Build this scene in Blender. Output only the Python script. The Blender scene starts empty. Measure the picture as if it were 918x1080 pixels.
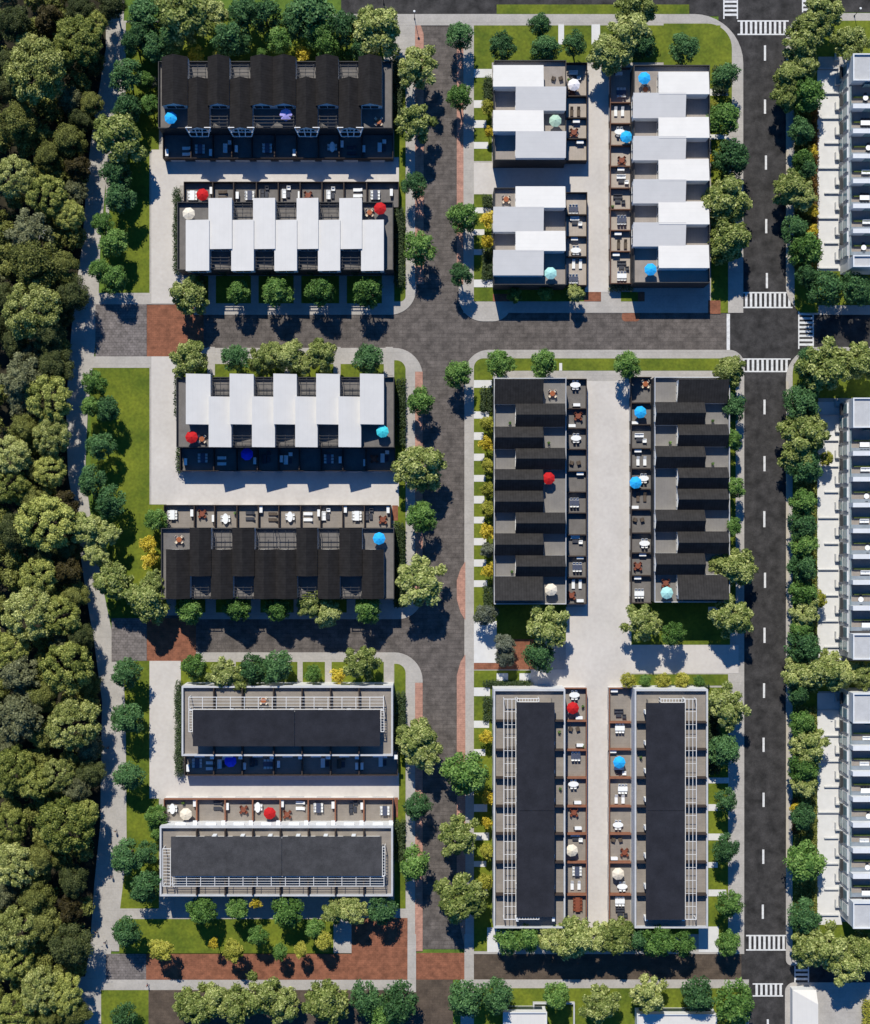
import bpy, math, random
from mathutils import Vector, Matrix
C = bpy.context.scene.collection
S = 0.2            # metres per photograph pixel on the ground
HC = 300.0         # height of the drone
def P(px, py, h=0.0):
    k = S*(HC-h)/HC
    return ((px-459)*k, (540-py)*k)
def R(px0, py0, px1, py1, h=0.0):
    x0, y1 = P(px0, py0, h); x1, y0 = P(px1, py1, h)
    return (min(x0, x1), min(y0, y1), max(x0, x1), max(y0, y1))
class MB:
    def __init__(self): self.v=[]; self.f=[]; self.m=[]
    def face(self, pts, mi=0):
        n=len(self.v); self.v += [tuple(p) for p in pts]; self.f.append(tuple(range(n, n+len(pts)))); self.m.append(mi)
    def box(self, x0,y0,z0,x1,y1,z1, mi=0):
        n=len(self.v)
        self.v += [(x0,y0,z0),(x1,y0,z0),(x1,y1,z0),(x0,y1,z0),(x0,y0,z1),(x1,y0,z1),(x1,y1,z1),(x0,y1,z1)]
        for q in ((3,2,1,0),(4,5,6,7),(0,1,5,4),(1,2,6,5),(2,3,7,6),(3,0,4,7)):
            self.f.append(tuple(n+i for i in q)); self.m.append(mi)
    def cbox(self, cx,cy,z0,sx,sy,sz, a=0.0, mi=0):
        n=len(self.v); c,s=math.cos(a),math.sin(a)
        for z in (z0,z0+sz):
            for dx,dy in ((-sx/2,-sy/2),(sx/2,-sy/2),(sx/2,sy/2),(-sx/2,sy/2)):
                self.v.append((cx+dx*c-dy*s, cy+dx*s+dy*c, z))
        for q in ((3,2,1,0),(4,5,6,7),(0,1,5,4),(1,2,6,5),(2,3,7,6),(3,0,4,7)):
            self.f.append(tuple(n+i for i in q)); self.m.append(mi)
    def prism(self, poly, z0, z1, mi=0):
        a=sum(poly[i][0]*poly[(i+1)%len(poly)][1]-poly[(i+1)%len(poly)][0]*poly[i][1] for i in range(len(poly)))
        if a<0: poly=poly[::-1]
        n=len(self.v); k=len(poly)
        self.v += [(p[0],p[1],z0) for p in poly]+[(p[0],p[1],z1) for p in poly]
        self.f.append(tuple(n+k+i for i in range(k))); self.m.append(mi)
        self.f.append(tuple(n+k-1-i for i in range(k))); self.m.append(mi)
        for i in range(k):
            j=(i+1)%k; self.f.append((n+i,n+j,n+k+j,n+k+i)); self.m.append(mi)
    def tube(self, p, q, r0, r1=None, k=6, mi=0):
        r1=r0 if r1 is None else r1
        p=Vector(p); q=Vector(q); d=(q-p).normalized()
        u=d.orthogonal().normalized(); w=d.cross(u); n=len(self.v)
        for c,r in ((p,r0),(q,r1)):
            for i in range(k):
                a=2*math.pi*i/k; self.v.append(tuple(c+u*(r*math.cos(a))+w*(r*math.sin(a))))
        for i in range(k):
            j=(i+1)%k; self.f.append((n+i,n+j,n+k+j,n+k+i)); self.m.append(mi)
        self.f.append(tuple(n+k-1-i for i in range(k))); self.m.append(mi)
        self.f.append(tuple(n+k+i for i in range(k))); self.m.append(mi)
    def lathe(self, prof, k=10, cx=0, cy=0, mi=0, wob=None):
        n=len(self.v)
        for r,z in prof:
            for i in range(k):
                a=2*math.pi*(i+.5)/k; self.v.append((cx+r*math.cos(a), cy+r*math.sin(a), z))
        for l in range(len(prof)-1):
            for i in range(k):
                j=(i+1)%k; self.f.append((n+l*k+i,n+l*k+j,n+(l+1)*k+j,n+(l+1)*k+i)); self.m.append(mi)
        self.f.append(tuple(n+k-1-i for i in range(k))); self.m.append(mi)
        self.f.append(tuple(n+(len(prof)-1)*k+i for i in range(k))); self.m.append(mi)
    def mesh(self, name, mats, org=(0,0,0)):
        me=bpy.data.meshes.new(name)
        me.from_pydata([(v[0]-org[0],v[1]-org[1],v[2]-org[2]) for v in self.v], [], self.f)
        if not isinstance(mats,(list,tuple)): mats=[mats]
        for m in mats: me.materials.append(m)
        if len(mats)>1: me.polygons.foreach_set('material_index', self.m)
        me.update(); return me
    def build(self, name, mats, parent=None, org=None):
        if org is None: org = tuple(parent.location) if parent is not None and parent.parent is None else (wloc(parent) if parent else (0,0,0))
        o=bpy.data.objects.new(name, self.mesh(name, mats, org)); C.objects.link(o)
        if parent is not None: o.parent=parent
        else: o.location=org
        return o
def wloc(o):
    v=Vector((0,0,0))
    while o: v+=o.location; o=o.parent
    return tuple(v)
LABELS={}
def tag(o, label, cat, group=None, kind=None):
    LABELS.setdefault(label,[]).append(o.name)
    o['label']=label; o['category']=cat
    if group: o['group']=group
    if kind: o['kind']=kind
    return o
def empty(name, loc, label, cat, group=None, rz=0):
    o=bpy.data.objects.new(name, None); C.objects.link(o); o.location=loc; o.rotation_euler=(0,0,rz); o.empty_display_size=.3
    return tag(o,label,cat,group)
ORD=['','first','second','third','fourth','fifth','sixth','seventh','eighth','ninth','tenth','eleventh','twelfth','thirteenth','fourteenth','fifteenth','sixteenth','seventeenth','eighteenth','nineteenth','twentieth','twenty-first','twenty-second','twenty-third','twenty-fourth','twenty-fifth','twenty-sixth','twenty-seventh','twenty-eighth','twenty-ninth','thirtieth']

# ---------------------------------------------------------------- materials
def mat(name, col, rough=.8, var=.15, scale=1.5, col2=None, spec=.3, bump=0.0, fine=0.0, metallic=0.0):
    m=bpy.data.materials.new(name); m.use_nodes=True; nt=m.node_tree; N=nt.nodes; L=nt.links
    b=N['Principled BSDF']; b.inputs['Roughness'].default_value=rough; b.inputs['Metallic'].default_value=metallic
    b.inputs['Specular IOR Level'].default_value=spec
    tc=N.new('ShaderNodeTexCoord'); no=N.new('ShaderNodeTexNoise')
    no.inputs['Scale'].default_value=scale; no.inputs['Detail'].default_value=6; no.inputs['Roughness'].default_value=.65
    geo=N.new('ShaderNodeNewGeometry'); L.new(geo.outputs['Position'], no.inputs['Vector'])
    rp=N.new('ShaderNodeValToRGB'); L.new(no.outputs['Fac'], rp.inputs['Fac'])
    c2=col2 or tuple(c*(1-var*1.3) for c in col); c1=tuple(min(1,c*(1+var)) for c in col)
    rp.color_ramp.elements[0].position=.32; rp.color_ramp.elements[0].color=(*c2,1)
    rp.color_ramp.elements[1].position=.68; rp.color_ramp.elements[1].color=(*c1,1)
    out=rp.outputs['Color']
    if fine:
        n2=N.new('ShaderNodeTexNoise'); n2.inputs['Scale'].default_value=scale*11; n2.inputs['Detail'].default_value=3
        L.new(geo.outputs['Position'], n2.inputs['Vector'])
        mx=N.new('ShaderNodeMix'); mx.data_type='RGBA'; mx.blend_type='OVERLAY'; mx.inputs['Factor'].default_value=fine
        L.new(out, mx.inputs[6]); L.new(n2.outputs['Fac'], mx.inputs[7]); out=mx.outputs[2]
    L.new(out, b.inputs['Base Color'])
    if bump:
        bp=N.new('ShaderNodeBump'); bp.inputs['Strength'].default_value=bump; bp.inputs['Distance'].default_value=.1
        L.new(no.outputs['Fac'], bp.inputs['Height']); L.new(bp.outputs['Normal'], b.inputs['Normal'])
    m['out']=1
    return m
def pattern(m, axis, period, width, amt, brick=None, dark=True):
    """overlay joints on a finished material: stripes across an axis, or brick courses"""
    nt=m.node_tree; N=nt.nodes; L=nt.links; b=N['Principled BSDF']
    src=b.inputs['Base Color'].links[0].from_socket
    geo=N.new('ShaderNodeNewGeometry')
    mx=N.new('ShaderNodeMix'); mx.data_type='RGBA'; mx.blend_type='MULTIPLY'; mx.inputs['Factor'].default_value=amt
    if brick:
        t=N.new('ShaderNodeTexBrick'); t.inputs['Scale'].default_value=1
        t.inputs['Brick Width'].default_value=brick[0]; t.inputs['Row Height'].default_value=brick[1]
        t.inputs['Mortar Size'].default_value=width; t.inputs['Color1'].default_value=(1,1,1,1); t.inputs['Color2'].default_value=(.68,.68,.68,1)
        t.inputs['Mortar'].default_value=(.3,.3,.3,1)
        v=geo.outputs['Position']
        if axis=='y':
            mp=N.new('ShaderNodeMapping'); mp.inputs['Rotation'].default_value=(0,0,math.pi/2); L.new(v, mp.inputs['Vector']); v=mp.outputs['Vector']
        L.new(v, t.inputs['Vector']); L.new(t.outputs['Color'], mx.inputs[7])
    else:
        sp=N.new('ShaderNodeSeparateXYZ'); L.new(geo.outputs['Position'], sp.inputs[0])
        a=N.new('ShaderNodeMath'); a.operation='DIVIDE'; a.inputs[1].default_value=period; L.new(sp.outputs['XYZ'.index(axis.upper())], a.inputs[0])
        f=N.new('ShaderNodeMath'); f.operation='FRACT'; L.new(a.outputs[0], f.inputs[0])
        g=N.new('ShaderNodeMath'); g.operation='GREATER_THAN'; g.inputs[1].default_value=width/period; L.new(f.outputs[0], g.inputs[0])
        L.new(g.outputs[0], mx.inputs[7])
    L.new(src, mx.inputs[6]); L.new(mx.outputs[2], b.inputs['Base Color'])
    return m
M={}
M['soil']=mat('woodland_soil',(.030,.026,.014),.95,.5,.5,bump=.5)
M['grass']=mat('lawn_grass',(.132,.154,.012),.9,.25,.16,col2=(.068,.105,.008),fine=.5)
M['verge']=mat('verge_grass',(.10,.16,.02),.9,.25,.5,col2=(.06,.11,.012),fine=.5)
M['asphalt']=mat('dark_asphalt',(.041,.038,.037),.85,.5,.4,fine=.5)
M['paver']=pattern(mat('brown_grey_setts',(.129,.110,.098),.85,.34,.5,fine=.5),'x',0,.05,.5,brick=(1.7,.8))
M['conc']=pattern(mat('concrete',(.405,.375,.338),.85,.10,.25,fine=.18),'y',2.4,.05,.22)
M['lane']=mat('lane_concrete',(.55,.508,.462),.85,.06,.12,fine=.12)
M['white_paver']=mat('white_paver',(.63,.615,.59),.7,.05,.6)
M['cobble']=pattern(mat('grey_cobbles',(.20,.175,.165),.85,.3,.9,fine=.4),'x',0,.05,.55,brick=(.75,.55))
M['brick']=pattern(mat('red_brick_paving',(.262,.102,.056),.85,.28,.7,fine=.35),'x',0,.03,.4,brick=(.9,.4))
M['pink_brick']=pattern(mat('pink_brick_paving',(.46,.245,.18),.85,.2,.9,fine=.3),'x',0,.03,.4,brick=(.9,.4))
M['line']=mat('road_paint',(.66,.65,.63),.6,.16,1.6,fine=.2)
M['kerb']=mat('kerb_stone',(.46,.41,.33),.8,.1,.7)
M['white_roof_x']=pattern(mat('white_metal_roof',(.645,.615,.57),.6,.03,.4,spec=.15),'x',.9,.05,.06)
M['white_roof_y']=pattern(mat('white_metal_roofing',(.645,.615,.57),.6,.03,.4,spec=.15),'y',.9,.05,.06)
M['dark_roof_x']=pattern(mat('charcoal_roof',(.026,.0235,.0225),.9,.2,.9,fine=.25,spec=.08),'y',.55,.09,.3)
M['dark_roof_y']=pattern(mat('charcoal_roofing',(.036,.0335,.032),.9,.2,.9,fine=.25,spec=.08),'x',.55,.09,.3)
M['slate']=mat('slate_roof',(.0245,.025,.031),.9,.18,.35,fine=.3,spec=.1)
M['slate_pale']=mat('pale_slate_roof',(.050,.048,.049),.75,.25,.5,fine=.6)
M['wall_white']=mat('white_render',(.66,.66,.65),.8,.05,.6)
M['wall_dark']=mat('charcoal_cladding',(.05,.048,.047),.7,.15,.8)
M['wall_grey']=mat('grey_render',(.50,.50,.50),.8,.08,.7)
M['deck']=pattern(mat('grey_deck_boards',(.155,.142,.132),.8,.12,.7,fine=.25),'x',.3,.02,.25)
M['deck_tan']=pattern(mat('tan_terrace_tiles',(.30,.262,.23),.8,.08,.6,fine=.2),'x',.6,.03,.18)
M['deck_mid']=pattern(mat('grey_terrace_tiles',(.20,.185,.168),.8,.08,.6,fine=.2),'x',.6,.03,.18)
M['deck_pale']=pattern(mat('pale_terrace_tiles',(.40,.345,.295),.8,.08,.6,fine=.2),'x',.6,.03,.18)
M['deck_brown']=pattern(mat('brown_terrace_tiles',(.255,.222,.188),.8,.1,.6,fine=.2),'y',.6,.03,.2)
M['fence_dark']=mat('dark_timber',(.045,.032,.026),.75,.2,1.2)
M['fence_red']=mat('red_brown_timber',(.25,.105,.058),.7,.15,1.2)
M['fence_brown']=mat('brown_timber',(.15,.075,.048),.75,.2,1.2)
M['metal_white']=mat('white_metal',(.74,.72,.68),.5,.04,1)
M['metal_dark']=mat('dark_metal',(.035,.035,.038),.5,.1,1)
M['glass']=mat('window_glass',(.03,.045,.06),.12,.2,1,spec=.6)
M['glass_teal']=mat('teal_glass',(.24,.36,.37),.15,.15,1,spec=.6)
M['pale_membrane']=mat('pale_roof_membrane',(.47,.465,.455),.85,.07,.6,fine=.15)
M['slate_ledge']=mat('blue_grey_ledge',(.22,.25,.28),.7,.1,1)
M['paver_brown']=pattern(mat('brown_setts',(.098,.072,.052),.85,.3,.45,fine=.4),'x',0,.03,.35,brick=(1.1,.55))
M['lime']=mat('lime_planting',(.20,.24,.05),.9,.3,3)
M['wood']=mat('red_teak',(.22,.065,.034),.6,.2,3)
M['brown']=mat('brown_wicker',(.10,.075,.055),.8,.2,3)
M['wood_orange']=mat('orange_teak',(.34,.10,.035),.6,.2,3)
M['white']=mat('white_plastic',(.80,.80,.78),.5,.03,2)
M['cream_cloth']=mat('cream_cloth',(.70,.62,.48),.85,.06,2)
M['char']=mat('charcoal_furniture',(.045,.048,.06),.6,.15,3)
M['navy']=mat('slate_blue_top',(.07,.08,.12),.5,.15,3)
for n,c in dict(sky=(.02,.40,.82),blue=(.01,.05,.75),red=(.48,.010,.012),cream=(.75,.66,.52),white=(.80,.78,.82),mint=(.38,.68,.62),teal=(.05,.55,.60),violet=(.42,.38,.75),sage=(.40,.55,.42),grey=(.33,.33,.32)).items():
    M['pc_'+n]=mat(n+'_canvas',c,.85,.06,1.5)
M['bark']=mat('bark',(.10,.075,.055),.9,.3,4,bump=.3)
M['pale_wood']=mat('dead_wood',(.48,.46,.42),.9,.2,4)
M['skin']=mat('skin',(.42,.26,.18),.6,.05,4)
M['lamp']=mat('lamp_glass',(.8,.8,.78),.3,.02,2)

def leafmat(name, cols, trans=.28, sat=None):
    m=bpy.data.materials.new(name); m.use_nodes=True; nt=m.node_tree; N=nt.nodes; L=nt.links
    N.remove(N['Principled BSDF']); out=N['Material Output']
    at=N.new('ShaderNodeAttribute'); at.attribute_name='tint'
    oi=N.new('ShaderNodeObjectInfo')
    ad=N.new('ShaderNodeMath'); ad.operation='MULTIPLY_ADD'; ad.inputs[1].default_value=.72; L.new(at.outputs['Fac'], ad.inputs[0])
    sc=N.new('ShaderNodeMath'); sc.operation='MULTIPLY'; sc.inputs[1].default_value=.28; L.new(oi.outputs['Random'], sc.inputs[0]); L.new(sc.outputs[0], ad.inputs[2])
    rp=N.new('ShaderNodeValToRGB'); L.new(ad.outputs[0], rp.inputs['Fac'])
    e=rp.color_ramp.elements
    e[0].position=.1; e[0].color=(*cols[0],1); e[1].position=.92; e[1].color=(*cols[2],1)
    k=e.new(.5); k.color=(*cols[1],1)
    d=N.new('ShaderNodeBsdfPrincipled'); d.inputs['Roughness'].default_value=.6; d.inputs['Specular IOR Level'].default_value=.25
    t=N.new('ShaderNodeBsdfTranslucent'); mx=N.new('ShaderNodeMixShader'); mx.inputs[0].default_value=trans
    L.new(rp.outputs[0], d.inputs['Base Color']); L.new(rp.outputs[0], t.inputs['Color'])
    L.new(d.outputs[0], mx.inputs[1]); L.new(t.outputs[0], mx.inputs[2]); L.new(mx.outputs[0], out.inputs['Surface'])
    return m
LEAF={
 'D':leafmat('dark_leaves',[(.018,.052,.014),(.056,.14,.042),(.16,.30,.10)]),
 'M':leafmat('green_leaves',[(.028,.074,.010),(.105,.215,.038),(.29,.44,.11)]),
 'O':leafmat('pale_olive_leaves',[(.058,.092,.013),(.235,.285,.064),(.68,.69,.27)]),
 'Y':leafmat('yellow_leaves',[(.30,.235,.014),(.62,.48,.035),(.88,.70,.12)]),
 'K':leafmat('yellow_green_leaves',[(.13,.15,.015),(.34,.34,.045),(.62,.56,.10)]),
 'G':leafmat('grey_green_leaves',[(.055,.065,.04),(.13,.15,.10),(.26,.28,.20)]),
 'FP':leafmat('pale_woodland_leaves',[(.066,.088,.013),(.295,.325,.078),(.84,.83,.33)]),
 'FL':leafmat('lime_woodland_leaves',[(.046,.070,.008),(.225,.255,.046),(.70,.70,.20)]),
 'FO':leafmat('olive_woodland_leaves',[(.042,.052,.008),(.155,.170,.034),(.41,.42,.115)]),
 'FD':leafmat('deep_green_woodland_leaves',[(.020,.032,.008),(.064,.082,.020),(.18,.20,.065)]),
 'FB':leafmat('brown_woodland_leaves',[(.018,.015,.004),(.048,.038,.009),(.095,.075,.02)]),
 'FG':leafmat('grey_woodland_leaves',[(.052,.058,.022),(.145,.155,.068),(.33,.335,.17)]),
 'H':leafmat('hedge_leaves',[(.020,.040,.014),(.055,.090,.034),(.13,.17,.075)]),
 'Rb':leafmat('rust_bush_leaves',[(.05,.028,.008),(.12,.065,.016),(.24,.13,.03)]),
}
# ---------------------------------------------------------------- the ground
def arc(cx,cy,r,a0,a1,n=10):
    return [(cx+r*math.cos(math.radians(a0+(a1-a0)*i/n)), cy+r*math.sin(math.radians(a0+(a1-a0)*i/n))) for i in range(n+1)]
def rrect(x0,y0,x1,y1,nw=0,ne=0,se=0,sw=0):
    """pixel rect with rounded corners (px, y down)"""
    p=[]
    p+= arc(x0+nw,y0+nw,nw,180,270) if nw else [(x0,y0)]
    p+= arc(x1-ne,y0+ne,ne,270,360) if ne else [(x1,y0)]
    p+= arc(x1-se,y1-se,se,0,90) if se else [(x1,y1)]
    p+= arc(x0+sw,y1-sw,sw,90,180) if sw else [(x0,y1)]
    return p
def PP(poly): return [P(x,y) for x,y in poly]
def struct(name, mb, m, label=None):
    o=mb.build(name,m); tag(o,label or name.replace('_',' '),name.split('_')[-1] if '_' in name else name,None,'structure'); return o
def slab(name, polys, top, m, label, base=-.05):
    mb=MB()
    for i,p in enumerate(polys): mb.prism(PP(p), base, top+.0003*i)
    return struct(name, mb, m, label)
g=MB(); g.face([(-420,-420,-.04),(420,-420,-.04),(420,420,-.04),(-420,420,-.04)])
struct('ground',g,M['verge'],'grassy ground stretching beyond all the blocks')
# woodland floor
LP=[(-40,121,132),(15,118,131),(100,104,126),(150,96,119),(200,91,111),(260,87,106),(320,78,104),(370,74,100),(430,70,93),(500,72,90),(560,82,98),(620,90,109),(680,100,121),(740,108,129),(800,107,131),(870,106,131),(930,100,125),(1000,95,118),(1080,82,107),(1130,76,100)]
def path_edges(y):
    for (a,l0,r0),(b,l1,r1) in zip(LP,LP[1:]):
        if a<=y<=b:
            t=(y-a)/(b-a); return l0+(l1-l0)*t, r0+(r1-r0)*t
    return (100,120)
wf=[(-700,-60)]+[(l+4,y) for y,l,r in LP]+[(-700,1130)]
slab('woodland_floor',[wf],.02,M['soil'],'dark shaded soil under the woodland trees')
slab('footpath',[[(l,y) for y,l,r in LP]+[(r,y) for y,l,r in LP[::-1]]],.10,M['conc'],'winding pale concrete path along the woodland edge')
# roads
slab('avenue',[rrect(774,-700,842,1700)],.02,M['asphalt'],'dark asphalt avenue with white dashed centre line')
slab('side_street',[rrect(426,20,500,1001)],.024,M['paver'],'brown sett paved street running down between the two housing columns')
slab('cross_street',[rrect(154,318,776,382)],.028,M['paver'],'brown sett paved street crossing between upper and lower blocks')
slab('lower_street',[rrect(154,640,447,706)],.032,M['paver'],'brown sett paved street between black terrace and slate terrace')
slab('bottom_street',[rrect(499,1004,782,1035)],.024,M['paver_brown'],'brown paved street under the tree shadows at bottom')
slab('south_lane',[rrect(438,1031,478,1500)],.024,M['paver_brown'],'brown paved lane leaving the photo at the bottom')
slab('top_road',[rrect(360,-70,770,17)],.028,M['asphalt'],'dark asphalt road along the top edge')
slab('junction',[rrect(766,300,862,400), rrect(758,-60,862,40), rrect(786,1000,858,1040)],.032,M['asphalt'],'dark asphalt junctions along the avenue')
slab('east_street',[rrect(855,325,1300,375), rrect(848,-60,1300,13), rrect(856,1018,1000,1036)],.028,M['asphalt'],'dark asphalt street leading away from the avenue')
# city blocks: raised pavements with kerbs
KB=[('upper_pavement',[(112,22),(439,22)]+arc(412,305,27,0,90)+[(205,332),(205,321),(112,321)]),('middle_pavement',[(100,376),(203,376),(203,367)]+arc(416,397,30,270,360)+arc(420,627,26,0,90)+[(207,653),(207,649),(118,649)]),('lower_pavement',[(118,698),(207,698),(207,688)]+arc(416,718,30,270,360)+[(446,1003),(118,1003)]),
 ('upper_pavement',rrect(489,15,784,330,ne=52)),('corner_pavement',rrect(484,296,540,339,se=20,sw=26)),('middle_pavement',rrect(490,369,785,1006,nw=26,ne=16)),('bottom_pavement',rrect(486,1033,790,1400)),
 ('bottom_pavement',rrect(80,1034,439,1400)),('path_pavement',rrect(80,1030,439,1044)),('top_pavement',rrect(330,15,500,27)),
 ('far_pavement',rrect(829,14,1300,332,nw=30,sw=30)),('far_pavement',rrect(829,366,1300,1018,nw=34,sw=6)),('far_plaza',rrect(828,1036,1300,1400,nw=10))]
LB={'upper_pavement':['pale concrete pavement round the upper woodland-side terraces','pale concrete pavement round the upper avenue-side white rows'],
 'middle_pavement':['pale concrete pavement round the middle woodland-side terraces','pale concrete pavement round the lower avenue-side rows'],
 'lower_pavement':['pale concrete pavement round the slate terraces'],'corner_pavement':['rounded concrete pavement corner jutting into the crossing streets'],
 'bottom_pavement':['concrete pavement under the gardens at bottom by the avenue','concrete pavement under the trees at bottom by the woodland'],
 'path_pavement':['straight concrete path below the long red brick strip'],'top_pavement':['concrete pavement along the top road'],
 'far_pavement':['pavement beyond the avenue in front of the top apartment block','pavement beyond the avenue in front of the lower apartment blocks'],'far_plaza':['pale plaza beside the bottom avenue crossing']}
for i,(n,p) in enumerate(KB):
    t=.12 + (.003 if n in('corner_pavement','path_pavement','top_pavement') else 0)+ (.001*i)
    slab(n,[p],t,M['conc'],LB[n].pop(0))
# lawns and verges
lawns=[[(140,160),(158,160),(158,310),(112,310),(112,255),(118,200),(122,170)], rrect(133,24,168,160),
 [(98,388),(158,388),(158,532),(176,532),(176,640),(160,650),(118,650),(104,590),(100,540),(96,500),(96,430)],
 [(130,697),(158,697),(158,840),(168,840),(168,958),(127,958),(134,900),(133,760)],
 rrect(126,969,353,1005), rrect(107,1044,157,1400),rrect(168,20,405,66),rrect(418,40,428,46),
 rrect(416,70,428,318,se=6), rrect(416,380,428,640,ne=10), rrect(416,700,428,958,ne=10),
 rrect(205,291,403,320), rrect(186,384,405,398),rrect(186,632,400,646),rrect(186,698,405,724),
 rrect(500,27,760,66), rrect(700,25,772,110,ne=26), rrect(524,5,727,15), rrect(500,66,519,170), rrect(500,204,519,318),
 rrect(750,70,768,318), rrect(519,300,617,318),rrect(655,308,673,318),rrect(760,318,768,330),
 rrect(500,378,770,391,nw=10), rrect(500,391,520,655), rrect(768,391,776,640),
 rrect(520,634,598,676), rrect(653,634,770,680), rrect(500,707,560,725), rrect(652,711,768,723),
 rrect(500,725,521,1003), rrect(747,725,768,1003),rrect(590,978,760,985),
 rrect(500,1042,786,1400), rrect(838,22,1300,60,nw=20), rrect(838,60,863,330,sw=10), rrect(863,285,1300,322),
 rrect(836,370,1300,420,nw=24), rrect(836,420,863,1010), rrect(863,697,1300,729), rrect(863,972,1300,1016) ]
slab('lawn',lawns,.140,M['grass'],'mown green lawns and verges round the rows')
# concrete lanes and drives
slab('lane',[rrect(160,158,190,320),rrect(176,166,421,196),rrect(160,376,191,532),rrect(176,497,421,534),rrect(158,697,191,842),rrect(170,815,421,843),
  rrect(500,172,620,205),rrect(617,70,644,308),rrect(617,402,666,726),rrect(618,680,779,710),rrect(597,640,620,726),rrect(617,726,644,978),rrect(560,706,600,726)],.156,M['lane'],'smooth pale concrete service lanes between the rows')
slab('garden_path',[rrect(98,309,160,321),rrect(98,376,160,388),rrect(125,958,352,969),rrect(418,40,437,52),rrect(352,955,372,1005),rrect(428,985,439,1046),rrect(490,985,500,1034),
  rrect(219,366,227,396),rrect(300,368,306,396),rrect(352,366,359.5,396),rrect(407,366,414.5,396),rrect(314,688,319.5,722),rrect(343,688,350,722),rrect(407,688,415,722),rrect(243,688,249,722),
  rrect(220,288,228,332),rrect(265,288,273,332),rrect(310,288,318,332),rrect(358,288,366,332),rrect(403,284,412,332),rrect(217,632,228,653),rrect(265,632,275,653),rrect(310,632,318,653),rrect(366,632,375,653),rrect(400,632,414,653)],.160,M['conc'],'narrow concrete garden paths to the terraces')
wp=[(500,73,519,82),(500,106,513,114),(500,127,513,135),(500,150,515,157),(500,219,519,225),(500,242,511,248),(500,263,511,269),(500,295,520,303),
 (500,401,519,409),(500,434,516,441.5),(500,456,510,464),(500,478.5,511,486),(500,501,512,508),(500,523,511,531),(500,545,511,552),(500,567.5,513,575),(500,590,513,597.5),(500,612,514,619),
 (500,725,517,734),(500,760,516,767.5),(500,790,512,797),(500,848,514,856),(500,878,516,886),(500,908,513,914),(500,938,514,945),(514,978,527,1004),
 (589,26,595,47),(624,26,633,47),(747,94,768,101),(747,142,768,147),(747,820,769,826),(747,848,757,855),(747,879,768,886),(747,909,757,915),(747,938,766,945),(737,977,758,1004),(524,710,536,718),(548,710,560,718),(590,383,593,391),
 (747,410,770,416),(747,640,768,646)]
slab('white_slab',[rrect(*w) for w in wp if w[2]-w[0]>1]+[rrect(500,655,524,699)],.166,M['white_paver'],'white paving slabs crossing the verges to the doors')
slab('cobble_paving',[rrect(101,321,155,376),rrect(118,652,155,698)],.135,M['cobble'],'grey cobbled squares beside the woodland path')
slab('cobble_strip',[rrect(112,1006,155,1033)],.135,M['cobble'],'grey cobbled end of the long brick strip')
slab('brick_crossing',[rrect(154.5,321,215,376)],.034,M['brick'],'red brick crossing at the upper street end')
slab('brick_crossing',[rrect(154.5,652,207,699)],.038,M['brick'],'red brick crossing at the lower street end')
slab('brick_strip',[rrect(154.5,1006,430,1033),rrect(371,968,430,1006)],.170,M['brick'],'long red brick strip under the bottom lawn trees')
slab('brick_table',[rrect(439,1005,490,1033)],.060,M['brick'],'bright red brick table at the foot of the side street')
slab('brick_bays',[[(438,27),(444,27),(447,36),(447,300),(438,300)],rrect(438,392,446,630),rrect(438,720,446,1003),rrect(482,50,489,300),
   [(491,592),(486,600),(482,612),(482,632),(486,646),(491,654)],[(491,690),(486,698),(482,712),(482,960),(491,1003)]],.130,M['pink_brick'],'pink brick parking bays along the side street')
slab('brick_bed',[rrect(616,308,634,318),rrect(673,308,680,318),rrect(520,310,540,318),rrect(747,317,760,331),rrect(540,674,566,700),rrect(500,699,566,706),rrect(414,533,420,549),rrect(416,841,420,862)],.172,M['brick'],'small red brick beds between the gardens')
slab('brick_patch',[rrect(656,329,675,339,4,4,4,4)],.05,M['brick'],'small red brick patch set in the cross street')
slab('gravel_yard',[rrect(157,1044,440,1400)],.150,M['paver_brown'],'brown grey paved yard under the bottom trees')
drive=[(862,74,888,286),(862,424,888,696),(862,731,888,975)]
slab('driveway',[rrect(*d) for d in drive],.158,M['white_paver'],'white paved driveways before the apartment blocks')
slab('kerb',[rrect(829,60,831.6,300),rrect(829,402,831.6,652),rrect(829,757,831.6,925)],.175,M['kerb'],'pale kerb along the far side of the avenue')
slab('kerb',[rrect(766.5,331,770,371)],.07,M['line'],'pale flush kerb where the cross street meets the avenue')
# painted markings
def zebra(label, x0,y0,x1,y1, along):
    mb=MB(); z0,z1=.020,.044
    if along=='x':
        mb.prism(PP(rrect(x0,y0,x1,y0+1.4)),z0,z1); mb.prism(PP(rrect(x0,y1-1.4,x1,y1)),z0,z1)
        x=x0+3
        while x<x1-2: mb.prism(PP(rrect(x,y0+1.4,x+2.5,y1-1.4)),z0,z1); x+=5.05
    else:
        mb.prism(PP(rrect(x0,y0,x0+1.3,y1)),z0,z1); mb.prism(PP(rrect(x1-1.3,y0,x1,y1)),z0,z1)
        y=y0+3
        while y<y1-2: mb.prism(PP(rrect(x0+1.3,y,x1-1.3,y+2.4)),z0,z1); y+=4.6
    struct('crosswalk',mb,M['line'],label)
zebra('white zebra crossing over the avenue just above the big junction',783,308,836,325,'x')
zebra('white zebra crossing over the avenue just below the big junction',780,378,834,392.5,'x')
zebra('white zebra crossing over the avenue near the top road',778,21.5,832,37,'x')
zebra('white zebra crossing beside the bottom lawns, upper of two',787,986,830,1002.5,'x')
zebra('white zebra crossing at bottom edge below the other one',794,1037,826,1051,'x')
zebra('white zebra crossing over the short street beyond the junction',842,327,858.5,368,'y')
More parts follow.
